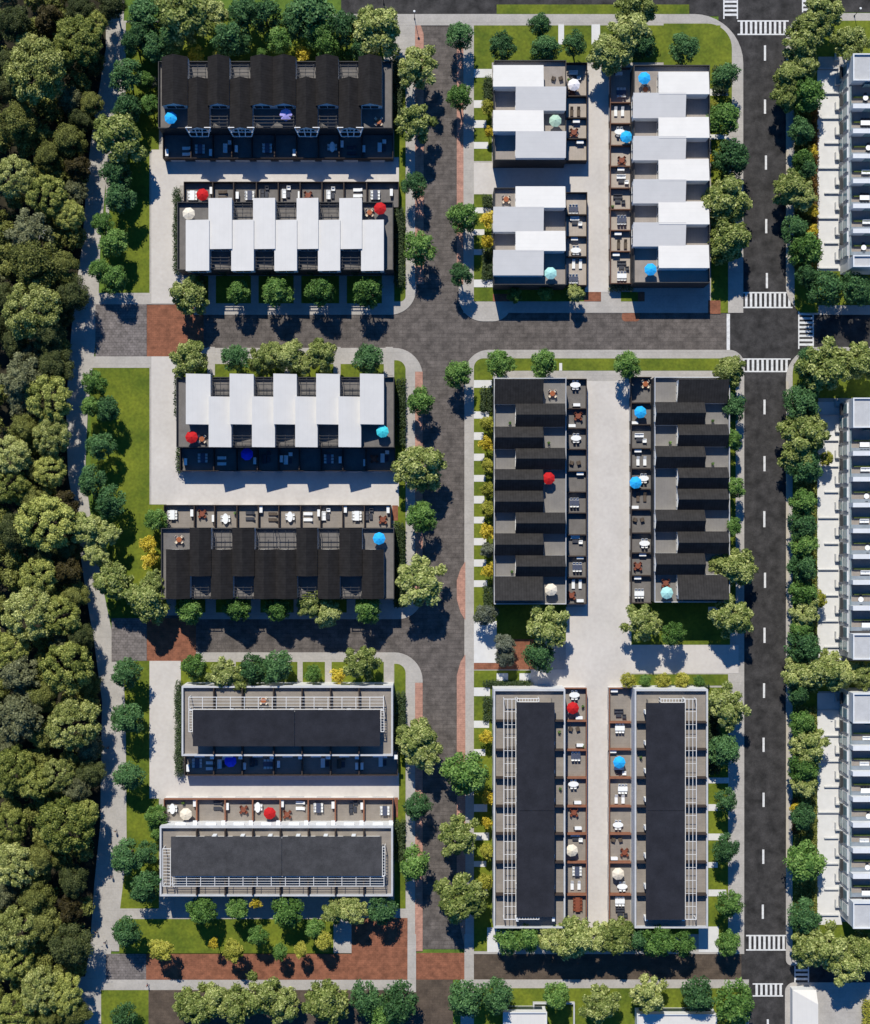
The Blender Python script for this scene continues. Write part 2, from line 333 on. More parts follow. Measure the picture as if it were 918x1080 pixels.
zebra('white zebra crossing over the top road at the avenue',763,-30,778.5,20,'y')
zebra('white zebra crossing over the far top street',846,-40,860,13,'y')
zebra('shaded zebra crossing beside the bottom plaza',838,1019,853.5,1036,'y')
mb=MB()
for a,b,x in [(48,64,807),(105,120,807),(164,179,808),(231,246,808.3),(288,304,809),(421.5,437,806.5),(481,497,806.5),(539,556,806.3),(604,620,807),(662,678,806.5),(720.6,736,806),(778,793,805.5),(836,851,805.5),(896,911,805.2),(954,969,804.7),(1075,1090,810)]:
    mb.prism(PP(rrect(x-1.1,a,x+1.1,b)),.020,.044)
struct('lane_marking',mb,M['line'],'white dashed centre line of the avenue')
# ---------------------------------------------------------------- terraces
def part(name, mb, m, parent): return mb.build(name, m, parent)
def ring(mb, x0,y0,x1,y1, t, z0, z1, sides='NSEW'):
    if 'N' in sides: mb.box(x0,y1-t,z0,x1,y1,z1)
    if 'S' in sides: mb.box(x0,y0,z0,x1,y0+t,z1)
    a=y0+(t if 'S' in sides else 0); b=y1-(t if 'N' in sides else 0)
    if 'W' in sides: mb.box(x0,a,z0,x0+t,b,z1)
    if 'E' in sides: mb.box(x1-t,a,z0,x1,b,z1)
def roof_unit(root, r, form, roofm, wallm, zf, eave, ridge, ov=.12, windows=True, frame='metal_white'):
    x0,y0,x1,y1=r
    # profile along y (gable with ridge along x, or single slopes) or along x
    if form in('gx','mN','mS'): u0,u1=y0,y1; along='x'
    else: u0,u1=x0,x1; along='y'
    if form in('gx','gy'): prof=[(u0,eave),((u0+u1)/2,ridge),(u1,eave)]
    elif form=='mN': prof=[(u0,ridge),(u1,eave)]      # falls to the top of the photo
    elif form=='mS': prof=[(u0,eave),(u1,ridge)]
    elif form=='mW': prof=[(u0,eave),(u1,ridge)]
    elif form=='mE': prof=[(u0,ridge),(u1,eave)]
    v0,v1=(x0,x1) if along=='x' else (y0,y1)
    pt=(lambda v,u,z:(v,u,z)) if along=='x' else (lambda v,u,z:(u,v,z))
    w=MB(); i_=.02
    p=[(prof[0][0]+i_,prof[0][1]-.05)]+[(a,b-.05) for a,b in prof[1:-1]]+[(prof[-1][0]-i_,prof[-1][1]-.05)]
    a0,a1=v0+i_,v1-i_
    ends=[[pt(v,u,z) for u,z in [(p[0][0],zf)]+p+[(p[-1][0],zf)]] for v in (a0,a1)]
    flip=(along=='x')
    w.face(ends[0] if flip else ends[0][::-1]); w.face(ends[1][::-1] if flip else ends[1])
    k=len(ends[0])
    for i in range(k):
        j=(i+1)%k; q=[ends[0][i],ends[0][j],ends[1][j],ends[1][i]]
        w.face(q[::-1] if flip else q)
    wall=part('upper_wall',w,wallm,root)
    rm=MB(); t=.16
    for (ua,za),(ub,zb) in zip(prof,prof[1:]):
        top=[pt(v0-ov,ua,za),pt(v1+ov,ua,za),pt(v1+ov,ub,zb),pt(v0-ov,ub,zb)]
        bot=[(x,y,z-t) for x,y,z in top]
        if along=='y': top=top[::-1]; bot=bot[::-1]
        rm.face(top); rm.face(bot[::-1])
        for i in range(4):
            j=(i+1)%4; rm.face([top[j],top[i],bot[i],bot[j]][::-1] if 0 else [top[i],bot[i],bot[j],top[j]])
    rf=part('roof',rm,roofm,root)
    if windows:
        for e,v in ((-1,a0),(1,a1)):
            f=MB(); g=MB(); m_=(u0+u1)/2; hw=(u1-u0)*.36
            b=lambda mb,ua,ub,za,zb,d0,d1: (mb.box(min(v+e*d0,v+e*d1),ua,za,max(v+e*d0,v+e*d1),ub,zb) if along=='x' else mb.box(ua,min(v+e*d0,v+e*d1),za,ub,max(v+e*d0,v+e*d1),zb))
            z0,z1=zf+.25,min(eave,ridge)-.35
            b(f,m_-hw,m_+hw,z1,z1+.12,.002,.09); b(f,m_-hw,m_+hw,z0-.12,z0,.002,.09)
            for q in (-hw,-.06,hw-.12): b(f,m_+q,m_+q+.12,z0,z1,.002,.09)
            b(g,m_-hw+.12,m_+hw-.12,z0,z1,.001,.03)
            fo=part('window',f,M[frame],root); part('pane',g,M['glass'],fo)
    return rf
TERR={}
def terrace(nick, name, label, block, court, side, divs, axis, units, roofm, wallm, deckm, courtm, rim, pergolas=(), fencem='fence_dark', unitwall=None, eave=8.6, ridge=9.7, fence_label='', parapet=1.0, frame='metal_white', windows=True):
    bx=R(*block,6.0)
    cx,cy=(bx[0]+bx[2])/2,(bx[1]+bx[3])/2
    root=empty(name,(cx,cy,.1),label,'terrace')
    cr=list(R(*court,1.7))
    i={'N':1,'S':3,'E':0,'W':2}[side]; cr[i]=bx[{'N':3,'S':1,'E':2,'W':0}[side]]
    w=MB(); w.box(bx[0],bx[1],0,bx[2],bx[3],6.0); part('wall',w,wallm,root)
    d=MB(); d.box(bx[0]+.1,bx[1]+.1,6.002,bx[2]-.1,bx[3]-.1,6.06); part('roof_terrace',d,deckm,root)
    pp=MB(); ring(pp,*bx,.14,6.003,6.0+parapet); part('parapet',pp,M[rim],root)
    po=MB(); po.box(cr[0],cr[1],0,cr[2],cr[3],1.6); part('podium',po,wallm,root)
    cd=MB(); cd.box(cr[0]+.05,cr[1]+.05,1.602,cr[2]-.05,cr[3]-.05,1.66); part('courtyard_deck',cd,courtm,root)
    # floor between storeys: bands of ground-floor doors on the garden side, garage doors to the lane
    edges=divs
    for a,b in zip(edges,edges[1:]):
        g=MB(); f=MB()
        if axis=='x':
            xa,_=P(a,0,1.6); xb,_=P(b,0,1.6); m_=(xa+xb)/2; hw=min(1.5,(xb-xa)*.4)
            yy=cr[3] if side=='N' else cr[1]; s=1 if side=='N' else -1
            g.box(m_-hw,min(yy+s*.003,yy+s*.05),.15,m_+hw,max(yy+s*.003,yy+s*.05),1.45)
            yy=bx[1] if side=='N' else bx[3]; s=-s
            f.box(m_-.8,min(yy+s*.003,yy+s*.06),2.4,m_+.8,max(yy+s*.003,yy+s*.06),4.4)
            f.box(m_-.5,min(yy+s*.003,yy+s*.06),.2,m_+.5,max(yy+s*.003,yy+s*.06),2.1)
        else:
            _,ya=P(0,a,1.6); _,yb=P(0,b,1.6); m_=(ya+yb)/2; hw=min(1.5,abs(yb-ya)*.4)
            xx=cr[2] if side=='E' else cr[0]; s=1 if side=='E' else -1
            g.box(min(xx+s*.003,xx+s*.05),m_-hw,.15,max(xx+s*.003,xx+s*.05),m_+hw,1.45)
            xx=bx[0] if side=='E' else bx[2]; s=-s
            f.box(min(xx+s*.003,xx+s*.06),m_-.8,3.4,max(xx+s*.003,xx+s*.06),m_+.8,4.4)
            f.box(min(xx+s*.003,xx+s*.06),m_-.5,.2,max(xx+s*.003,xx+s*.06),m_+.5,2.3)
        part('gate',g,M['wall_grey'],root); part('window',f,M['glass'],root)
    for (x0,y0,x1,y1,form) in units:
        up=.45 if form=='gy' and y0==min(u[1] for u in units) else 0
        roof_unit(root, R(x0,y0,x1,y1,9.0), form, roofm, unitwall or wallm, 6.07, eave+up, ridge+up, frame=frame, windows=windows)
    for (x0,y0,x1,y1) in pergolas:
        r=R(x0,y0,x1,y1,8.3); m=MB(); n=4
        for k in range(n):
            y=r[1]+(r[3]-r[1])*(k+.5)/n; m.box(r[0]+.05,y-.06,8.2,r[2]-.05,y+.06,8.36)
        for x in (r[0]+.25,(r[0]+r[2])/2,r[2]-.25): m.box(x-.05,r[1]+.1,8.06,x+.05,r[3]-.1,8.198)
        for x in (r[0]+.25,r[2]-.25):
            for y in (r[1]+.2,r[3]-.2): m.box(x-.05,y-.05,6.07,x+.05,y+.05,8.058)
        part('pergola',m,M['metal_dark'],root)
    # courtyard fences: a thing of their own, standing on the podium
    fr=empty('courtyard_fence',((cr[0]+cr[2])/2,(cr[1]+cr[3])/2,1.66),fence_label,'fence')
    fo=MB(); ring(fo,cr[0],cr[1],cr[2],cr[3],.12,1.66,3.0,{'N':'NEW','S':'SEW','E':'NSE','W':'NSW'}[side]); part('outer_panel',fo,M[fencem],fr)
    for a in divs[1:-1]:
        m=MB()
        if axis=='x':
            x,_=P(a,0,2.3); m.box(x-.11,cr[1]+.13,1.66,x+.11,cr[3]-.13,2.95)
        else:
            _,y=P(0,a,2.3); m.box(cr[0]+.13,y-.11,1.66,cr[2]-.13,y+.11,2.95)
        part('divider',m,M[fencem],fr)
    TERR[nick]=dict(divs=divs,axis=axis,h=1.67,name=nick)
    return root
A_u=[(170.5,60,198,110.5,'gy'),(219,60,242,110.5,'gy'),(264,60,288,110.5,'gy'),(288,60,312,110.5,'gy'),(333,60,357,110.5,'gy'),(378,60,403,110.5,'gy'),
     (197.5,83,220.5,135,'gy'),(242,83,266,135,'gy'),(312,83,335,135,'gy'),(357,83,381,135,'gy')]
A_root=terrace('upper black terrace','black_terrace','terrace with staggered charcoal gables and white framed windows, topmost row by the woodland',(168,66,414,136.5),(173,137,415,168.5),'S',
  [173,202,225,245,266,290,313,336,358,382,415],'x',A_u,M['dark_roof_x'],M['wall_dark'],M['deck'],M['deck'],'wall_dark',
  [(199,67,218,82),(243,67,263,82),(313,67,332,82),(358,67,377,82),(221.5,121,241,135),(267,121,311,135),(336,121,356,135)],unitwall=M['wall_white'],eave=8.3,ridge=10.1,fence_label='dark fence dividing the courtyards of the topmost black terrace')
# white framed dormer screens leaning out from the south gables, tapering towards the parapet
for (xa,xb) in ((196,222),(241,268),(311,337),(356,383)):
    a0,yt=P(xa,134.5,9.0); b0,_=P(xb,134.5,9.0); _,yb=P(0,144,6.9); c0,d0=a0+.75,b0-.75
    m=MB(); L=lambda u,v:(a0+(b0-a0)*u+((c0-a0)+((d0-b0)-(c0-a0))*u)*v, yt+(yb-yt)*v, 9.0-2.1*v)
    for u in (0,.36,.66,1): m.tube(L(u,0),L(u,1),.13,k=4)
    for v in (0,.5,1): m.tube(L(0,v),L(1,v),.12,k=4)
    part('window_screen',m,M['metal_white'],A_root)
B_u=[(220,209.5,245,262,'mW'),(267,209.5,290.5,262,'mW'),(313,209.5,336,262,'mW'),(358,209.5,382,262,'mW'),
     (196,232.5,221,285,'mW'),(244,232.5,268,285,'mW'),(289.5,232.5,313.5,285,'mW'),(335.5,232.5,359,285,'mW'),(381,232.5,405,285,'mW')]
terrace('upper white terrace','white_terrace','terrace with staggered white roofs directly above the cross street, woodland side',(188,214,415,285.5),(195,193,421,214),'N',
  [195,225,247,271,294,317,340,363,387,421],'x',B_u,M['white_roof_x'],M['wall_dark'],M['deck'],M['deck'],'wall_dark',
  [(246,214,266,231),(291.5,214,312,231),(337,214,357,231),(222,270,243,284),(269,270,288.5,284),(314.5,270,334.5,284),(360,270,380,284)],unitwall=M['wall_white'],fence_label='dark brown fence dividing the courtyards of the upper white terrace',eave=8.9,ridge=9.25)
C_u=[(197,395,222,447,'mE'),(243,395,267.5,447,'mE'),(289,395,313,447,'mE'),(334,395,358.5,447,'mE'),(380,395,405,447,'mE'),
     (221,419,244,471,'mE'),(266.5,419,290,471,'mE'),(312,419,335,471,'mE'),(357.5,419,381,471,'mE')]
terrace('lower white terrace','white_terrace','terrace with staggered white roofs just below the cross street, woodland side',(187,398,416,472),(191,472,417,497),'S',
  [191,226,250,272,294,316,339,362,386,417],'x',C_u,M['white_roof_x'],M['wall_dark'],M['deck'],M['deck'],'wall_dark',
  [(223,398,242,418),(268.5,398,288,418),(314,398,333,418),(359.5,398,379,418),(245,458,266,471),(291,458,311,471),(336,458,357,471)],unitwall=M['wall_white'],fence_label='dark fence dividing the shaded courtyards of the lower white terrace',eave=8.7,ridge=9.9)
D_u=[(200,557,222.6,607,'gy'),(245,557,268.5,607,'gy'),(312.6,557,335,607,'gy'),(358,557,382,607,'gy'),
     (174.6,580,200,631,'gy'),(222,580,245.5,631,'gy'),(267.5,580,290.5,631,'gy'),(290.5,580,313.5,631,'gy'),(335,580,358.5,631,'gy'),(381.5,580,405,631,'gy')]
terrace('lower black terrace','black_terrace','terrace with staggered charcoal gables above the lower street, wooden sets in its courtyards',(171,557,416,631.5),(174,532.5,412.5,557),'N',
  [174,205.5,227,250.5,273,294.5,317.5,338.5,361.7,384.6,412],'x',D_u,M['dark_roof_x'],M['wall_dark'],M['deck'],M['deck_brown'],'wall_dark',
  [(223.5,559,244,579),(269.5,559,290,579),(291,559,311.5,579),(336,559,357,579),(201.5,618,221,631),(246.5,618,266.5,631),(314.5,618,334,631),(360,618,380,631)],unitwall=M['wall_white'],eave=8.3,ridge=10.1,fence_label='dark brown fence dividing the courtyards of the lower black terrace')
L1=[(521,68,573,92,'mN'),(544.6,92,596.5,116,'mS'),(521,115.5,573,139,'mN'),(544.6,139,596.5,166,'mS')]
terrace('small upper white row','white_row','short row of four white and grey roofs, nearest the top road, by the side street',(521,65,597,170),(597,68,619,171),'E',
  [67,102,125,147,171],'y',L1,M['white_roof_y'],M['wall_dark'],M['deck_tan'],M['deck_pale'],'wall_dark',(),unitwall=M['wall_white'],fence_label='brown fence dividing the courtyards of the short top white row',ridge=9.5)
L2=[(544.6,196,596,219.5,'mN'),(521,218.5,573,244,'mS'),(544.6,243,596,265,'mN'),(521,264,573,290,'mS')]
terrace('small lower white row','white_row','short row of four white and grey roofs just above the cross street corner',(521,199,597,301),(597,204,619,302),'E',
  [204,227,250,271,302],'y',L2,M['white_roof_y'],M['wall_dark'],M['deck_tan'],M['deck_pale'],'wall_dark',(),unitwall=M['wall_white'],fence_label='brown fence dividing the courtyards of the short lower white row',ridge=9.5)
Ru=[(695.5,75,747.5,100,'mN'),(695.5,122.7,747.5,146,'mN'),(695.5,167,747.5,191,'mN'),(695.5,212,747.5,237,'mN'),(695.5,258,747.5,283,'mN'),
    (668.5,98.5,723,124,'mS'),(668.5,144,723,168.5,'mS'),(668.5,189.5,723,214,'mS'),(668.5,235,723,259.5,'mS')]
terrace('long white row','white_row','long row of white roofs alternating with pale grey ones, beside the avenue',(668,70,748,299),(643,73,668,300),'W',
  [73,109,131,154,176,199,221.5,243.5,265.6,300],'y',Ru,M['white_roof_y'],M['wall_dark'],M['deck_tan'],M['deck_pale'],'wall_dark',
  (),fencem='fence_brown',unitwall=M['wall_white'],fence_label='red brown fence dividing the courtyards of the long white row',ridge=9.5)
DW=[(522.5,401,572.7,426,'mS'),(544.7,425,596,450,'gx'),(522.5,449.5,572.7,473.5,'gx'),(544.7,472,596,495.5,'gx'),(522.5,494.5,572.7,517.5,'gx'),
    (522.5,517.5,572.7,540.5,'gx'),(544.7,540.5,596,563,'gx'),(522.5,562.5,572.7,586,'gx'),(544.7,586,596,608.5,'gx'),(522.5,608,572.7,633,'mN')]
terrace('black row by side street','black_row','row of charcoal gables stepping beside the side street and its yellow shrubs',(521,399,597,637),(597,400,618.5,637),'E',
  [400,431,452,474,497,519,541,564,586.5,609,637],'y',DW,M['dark_roof_y'],M['wall_dark'],M['deck_mid'],M['deck'],'wall_grey',
  (),unitwall=M['wall_grey'],eave=7.9,ridge=10.0,fence_label='dark fence dividing the courtyards of the black row by side street')
DE=[(716,400.6,768,425,'mS'),(692.5,423.5,743.5,448,'gx'),(716,447,768,471,'gx'),(692.5,470,743.5,494,'gx'),(716,492.5,768,515.5,'gx'),
    (716,515.5,768,538,'gx'),(692.5,537.5,743.5,561,'gx'),(716,560.5,768,584,'gx'),(692.5,583.5,743.5,606.5,'gx'),(716,606.5,768,632,'mN')]
terrace('black row by avenue','black_row','row of charcoal gables with white end walls beside the avenue',(690,398,769,635),(665,398,690,636),'W',
  [398,425,448,473,494.5,516,537.5,562,583,607,636],'y',DE,M['dark_roof_y'],M['wall_dark'],M['deck_mid'],M['deck'],'wall_grey',
  (),unitwall=M['wall_white'],eave=7.9,ridge=10.0,fence_label='dark fence dividing the courtyards of the black row by avenue')

def slate_row(nick, label, block, court, side, divs, axis, roof, perg, flabel, rows):
    bx=R(*block,6.0); cr=list(R(*court,1.7)); i={'N':1,'S':3,'E':0,'W':2}[side]; cr[i]=bx[{'N':3,'S':1,'E':2,'W':0}[side]]
    root=empty('slate_roof_row',((bx[0]+bx[2])/2,(bx[1]+bx[3])/2,.1),label,'terrace')
    w=MB(); w.box(bx[0],bx[1],0,bx[2],bx[3],6.0); part('wall',w,M['wall_white'],root)
    d=MB(); d.box(bx[0]+.1,bx[1]+.1,6.002,bx[2]-.1,bx[3]-.1,6.06); part('roof_terrace',d,M['deck_brown'],root)
    pp=MB(); ring(pp,*bx,.35,6.003,7.0); part('parapet',pp,M['wall_grey'],root)
    po=MB(); po.box(cr[0],cr[1],0,cr[2],cr[3],1.6); part('podium',po,M['wall_white'],root)
    cd=MB(); cd.box(cr[0]+.05,cr[1]+.05,1.602,cr[2]-.05,cr[3]-.05,1.66); part('courtyard_deck',cd,M['deck_brown'],root)
    rr=R(*roof,9.0); ix=.5
    u=MB(); u.box(rr[0]+ix,rr[1]+ix,6.07,rr[2]-ix,rr[3]-ix,8.72); uw=part('upper_wall',u,M['wall_white'],root)
    rm=MB()
    if axis=='x':
        m_=P((divs[0]+divs[-1])/2+3,0,9)[0]
        rm.box(rr[0],rr[1],8.73,m_-.05,rr[3],9.1); rm.box(m_+.05,rr[1],8.73,rr[2],rr[3],9.1)
    else:
        m_=P(0,855,9)[1]
        rm.box(rr[0],rr[1],8.73,rr[2],m_-.05,9.1); rm.box(rr[0],m_+.05,8.73,rr[2],rr[3],9.1)
    part('roof',rm,M['slate_pale' if nick.startswith('lower') else 'slate'],root)
    # windows and white door leaves of the top storey, one per house, and the terrace walls between houses
    def scr(*c):
        q=MB(); q.box(*c); part('white_screen',q,M['white'],root)
    for a,b in zip(divs,divs[1:]):
        g=MB(); gd=MB()
        if axis=='x':
            xa,xb=P(a,0,6)[0],P(b,0,6)[0]; m_=(xa+xb)/2
            if xb-xa<2: continue
            for yy,s in ((rr[1]+ix,-1),(rr[3]-ix,1)):
                if rr[0]+ix<m_-1.3 and m_+1.3<rr[2]-ix:
                    g.box(m_-1.3,min(yy+s*.003,yy+s*.05),6.2,m_+1.3,max(yy+s*.003,yy+s*.05),8.4)
                    scr(m_+.5,min(yy+s*.06,yy+s*.5),6.2,m_+1.3,max(yy+s*.06,yy+s*.5),8.5)
            yy=cr[3] if side=='N' else cr[1]; s=1 if side=='N' else -1
            gd.box(m_-1.5,min(yy+s*.003,yy+s*.05),.15,m_+1.5,max(yy+s*.003,yy+s*.05),1.45)
            yy=bx[3] if side=='N' else bx[1]
            scr(m_-1.2,min(yy+s*.003,yy+s*.5),5.45,m_+.9,max(yy+s*.003,yy+s*.5),5.62)
            scr(xb-.9,min(yy+s*.003,yy+s*.9),5.45,xb-.1,max(yy+s*.003,yy+s*.9),5.6)
            yy=bx[1] if side=='N' else bx[3]
            g.box(m_-.9,min(yy-s*.003,yy-s*.05),3.4,m_+.9,max(yy-s*.003,yy-s*.05),5.3)
        else:
            ya,yb=P(0,a,6)[1],P(0,b,6)[1]; m_=(ya+yb)/2
            for xx,s in ((rr[0]+ix,-1),(rr[2]-ix,1)):
                g.box(min(xx+s*.003,xx+s*.05),m_-1.3,6.2,max(xx+s*.003,xx+s*.05),m_+1.3,8.4)
                scr(min(xx+s*.06,xx+s*.62),m_-1.6,6.2,max(xx+s*.06,xx+s*.62),m_-.9,8.5)
            xx=cr[2] if side=='E' else cr[0]; s=1 if side=='E' else -1
            gd.box(min(xx+s*.003,xx+s*.05),m_-1.5,.15,max(xx+s*.003,xx+s*.05),m_+1.5,1.45)
            xx=bx[0] if side=='E' else bx[2]
            g.box(min(xx-s*.003,xx-s*.05),m_-.9,3.4,max(xx-s*.003,xx-s*.05),m_+.9,5.3)
        part('window',g,M['glass'],root); part('gate',gd,M['wall_grey'],root)
    def pw(*c):
        q=MB(); q.box(*c); part('party_wall',q,M['fence_dark'],root)
    for a in divs[1:-1]:
        if axis=='x':
            x=P(a,0,7)[0]
            if rr[0]<x<rr[2]:
                pw(x-.12,bx[1]+.36,6.07,x+.12,rr[1]+ix-.01,7.8); pw(x-.12,rr[3]-ix+.01,6.07,x+.12,bx[3]-.36,7.8)
        else:
            y=P(0,a,7)[1]
            if rr[1]<y<rr[3]:
                pw(bx[0]+.36,y-.12,6.07,rr[0]+ix-.01,y+.12,7.8); pw(rr[2]-ix+.01,y-.12,6.07,bx[2]-.36,y+.12,7.8)
    # white frame pergola along one side, returning round both ends
    for (q,nx,ny) in perg:
        p=R(*q,8.8); m=MB(); z0,z1=8.62,8.78
        ring(m,*p,.12,z0,z1)
        for k in range(1,nx):
            x=p[0]+(p[2]-p[0])*k/nx; m.box(x-.05,p[1]+.12,z0,x+.05,p[3]-.12,z1)
        for k in range(1,ny):
            y=p[1]+(p[3]-p[1])*k/ny; m.box(p[0]+.12,y-.03,z0-.10,p[2]-.12,y+.03,z0-.003)
        for x in (p[0]+.08,p[2]-.08):
            for y in (p[1]+.08,p[3]-.08): m.box(x-.07,y-.07,6.07,x+.07,y+.07,z0-.003)
        part('pergola',m,M['metal_white'],root)
    fr=empty('courtyard_fence',((cr[0]+cr[2])/2,(cr[1]+cr[3])/2,1.66),flabel,'fence')
    fo=MB(); ring(fo,cr[0],cr[1],cr[2],cr[3],.14,1.66,3.0,{'N':'NEW','S':'SEW','E':'NSE','W':'NSW'}[side]); part('outer_panel',fo,M['fence_red'] if rows else M['fence_dark'],fr)
    for a in divs[1:-1]:
        m=MB()
        if axis=='x':
            x=P(a,0,2.3)[0]; m.box(x-.14,cr[1]+.15,1.66,x+.14,cr[3]-.15,2.95)
        else:
            y=P(0,a,2.3)[1]; m.box(cr[0]+.15,y-.16,1.66,cr[2]-.15,y+.16,2.95)
        part('divider',m,M['fence_red'] if rows else M['fence_dark'],fr)
    TERR[nick]=dict(divs=divs,axis=axis,h=1.67,name=nick)
slate_row('upper slate terrace','slate roofed terrace with white pergola frames, just below the lower street',(192.6,723,414.7,796.5),(196,797,420,817),'S',
  [196,226,256,289,319,349,379,420],'x',(203.7,749,401,787),[((199,735,405,748.5),14,4),((199,749,203.4,772),1,8),((401.6,749,405.5,772),1,8)],'dark fence dividing the shaded courtyards of the upper slate terrace',0)
slate_row('lower slate terrace','slate roofed terrace with white pergola frames, bottom row by the woodland',(169.6,870.5,414.7,944),(174,841.5,415,870),'N',
  [174,208,238,267,296,325.5,354,384,415],'x',(180.6,882.5,402.7,923.6),[((182,924.3,405.5,935),15,4),((171.5,895,180.2,935),1,12),((403.2,893,406.5,924),1,10)],'red brown fence dividing the courtyards of the lower slate terrace',1)
slate_row('slate row by side street','long slate roofed row with white pergola frames, beside the side street',(520.5,726.5,596,977.6),(596,725,618.5,977),'E',
  [725,760,790.7,820,850,879,909,943,977],'y',(545,741,585,967),[((531.3,737,544.6,970),3,17),((545.5,966,569,970),8,1),((545.5,736.5,569,740.4),8,1)],'red brown fence dividing the courtyards of the slate row by side street',1)
slate_row('slate row by avenue','long slate roofed row with white pergola frames, beside the avenue',(668.8,726.5,746,977.6),(642,725,668.8,976),'W',
  [725,761.5,790,820,850,879,909,943,976],'y',(681.5,741.5,722.4,970),[((722.8,737,735,970),3,17),((697,966,722.4,970.3),8,1),((697,736.8,722.4,741),8,1)],'red brown fence dividing the courtyards of the slate row by avenue',1)

# ---------------------------------------------------------------- apartment blocks beyond the avenue
def apartments(label, wlabel, y0, y1, first, pitch, n):
    """first = photo y of the first white party wall"""
    x0=P(886,0,0)[0]; x1=x0+30; yt=P(0,y0,9)[1]; yb=P(0,y1,9)[1]
    root=empty('apartment_block',((x0+x1)/2,(yt+yb)/2,.1),label,'apartment block')
    w=MB(); w.box(x0,yb,0,x1,yt,6.5); part('wall',w,M['wall_white'],root)
    d=MB(); d.box(x0+.1,yb+.1,6.502,x1-.1,yt-.1,6.56); part('roof_terrace',d,M['deck_tan'],root)
    ys=[P(0,first+pitch*k,9)[1] for k in range(n)]
    # end flats: full-height white roofs
    for a,b in ((ys[0],yt),(yb,ys[-1])):
        m=MB(); m.box(x0+.02,a,6.56,x1,b,9.3); part('upper_wall',m,M['wall_white'],root)
        r=MB(); r.box(x0-.1,a-.05,9.302,x1,b+.05,9.5); part('roof',r,M['pale_membrane'],root)
        p=MB(); ring(p,x0-.1,a-.05,x1,b+.05,.25,9.502,9.9); part('parapet',p,M['wall_white'],root)
    for k in range(n):
        yy=ys[k]
        if 0<k<n-1:
            m=MB(); m.box(x0+.02,yy-.46,6.562,x1,yy+.46,9.4); part('party_wall',m,M['wall_white'],root)
        if k<n-1:
            g=MB(); a,b=ys[k+1]+.48,ys[k]-.48
            g.box(x0+.1,a,6.565,x0+.16,b,7.7); part('balustrade',g,M['glass_teal'],root)
            l=MB(); l.box(x0+.9,b-2.2,6.565,x1-.1,b-1.95,7.1); part('planter',l,M['lime'],root)
            s=MB(); s.box(x0+.3,a+.02,6.565,x1,a+.75,7.3); part('bench_ledge',s,M['slate_ledge'],root)
            gl=MB(); gl.box(x0+2.6,b-.05,6.6,x1-.5,b-.01,9.0); part('window',gl,M['glass_teal'],root)
    # street front: window bays and projecting balconies
    y=yt-.5; k=0
    while y-2.6>yb:
        bm=MB(); bm.box(x0-.25,y-2.4,.3,x0-.003,y-.2,2.8); bm.box(x0-.25,y-2.4,3.2,x0-.003,y-.2,6.2)
        bo=part('bay',bm,M['wall_grey'] if k%2 else M['wall_white'],root)
        g=MB(); g.box(x0-.29,y-2.2,.6,x0-.253,y-.4,2.6); g.box(x0-.29,y-2.2,3.5,x0-.253,y-.4,5.9); part('pane',g,M['glass_teal'],bo)
        if k%2==0:
            q=MB(); q.box(x0-.9,y-2.5,3.0,x0-.26,y-.1,3.18); q.box(x0-.9,y-2.5,3.18,x0-.84,y-.1,4.1); part('balcony',q,M['metal_dark'],root)
        y-=2.9; k+=1
    i=0
    for k in range(n+3):
        py=first-pitch*1.5+pitch*k
        if not (y0+4<py<y1+3): continue
        i+=1
        m=MB(); a=P(862.5 if i%2 else 869,py)[0]; b=P(884,py)[0]; yy=P(0,py)[1]
        m.box(a,yy-.1,.16,b,yy+.1,.62); o=m.build('driveway_wall',M['wall_grey']); tag(o,f'low white wall between driveways, {ORD[i]} from the top beside {wlabel}','wall','low walls between the driveways')
        # L-shaped bin screen
        e=MB(); xx=P(880.5,0)[0]; y2=P(0,py-9)[1]
        e.box(xx-.08,y2-.1,.16,xx+.08,y2+1.5,1.0); e.box(xx+.09,y2-.1,.16,b+.1,y2+.1,1.0)
        o=e.build('bin_screen',M['wall_grey']); tag(o,f'L shaped screen wall on a driveway, {ORD[i]} from the top beside {wlabel}','screen wall','bin screens on the driveways')
    return root
apartments('white apartment block with teal glass terraces, topmost one beyond the avenue','the topmost apartment block',58,282,86,26.3,8)
apartments('white apartment block with teal glass terraces, middle one beyond the avenue','the middle apartment block',420,695,451,27.2,9)
apartments('white apartment block with teal glass terraces, bottom one beyond the avenue','the bottom apartment block',731,978,762,27.0,8)

# ---------------------------------------------------------------- low buildings at the bottom edge
def lowbuilding(label, rects, h, roofm, courts=()):
    b=[R(*r,h) for r in rects]; root=empty('garden_building',(b[0][0],b[0][1],.15),label,'building')
    for i,r in enumerate(b):
        w=MB(); w.box(r[0]+.1,r[1]+.1,0,r[2]-.1,r[3]-.1,h-.2); part('wall',w,M['wall_white'],root)
        q=MB(); q.box(r[0],r[1],h-.198,r[2],r[3],h+.02*i); part('roof',q,roofm,root)
        p=MB(); ring(p,*r,.2,h+.021*(i+1),h+.4); part('parapet',p,M['wall_white'],root)
        g=MB(); g.box(r[0]+.8,r[3]-.1,.6,r[2]-.8,r[3]-.06,min(2.4,h-.5)); part('window',g,M['glass'],root)
lowbuilding('low white roofed building among lawn trees at the bottom edge, side street end',[(531,1067,577,1120)],4.0,M['white_roof_x'])
lowbuilding('low white roofed building behind trees at the bottom edge, avenue end',[(672,1069,756,1120)],4.0,M['white_roof_x'])
sq=R(562,1056,606,1090); m=MB(); ring(m,*sq,.3,.15,1.0); part('planter_wall',m,M['wall_grey'],None) if 0 else tag(m.build('planter_wall',M['wall_grey']),'low grey wall framing a square lawn by the bottom white building','wall')
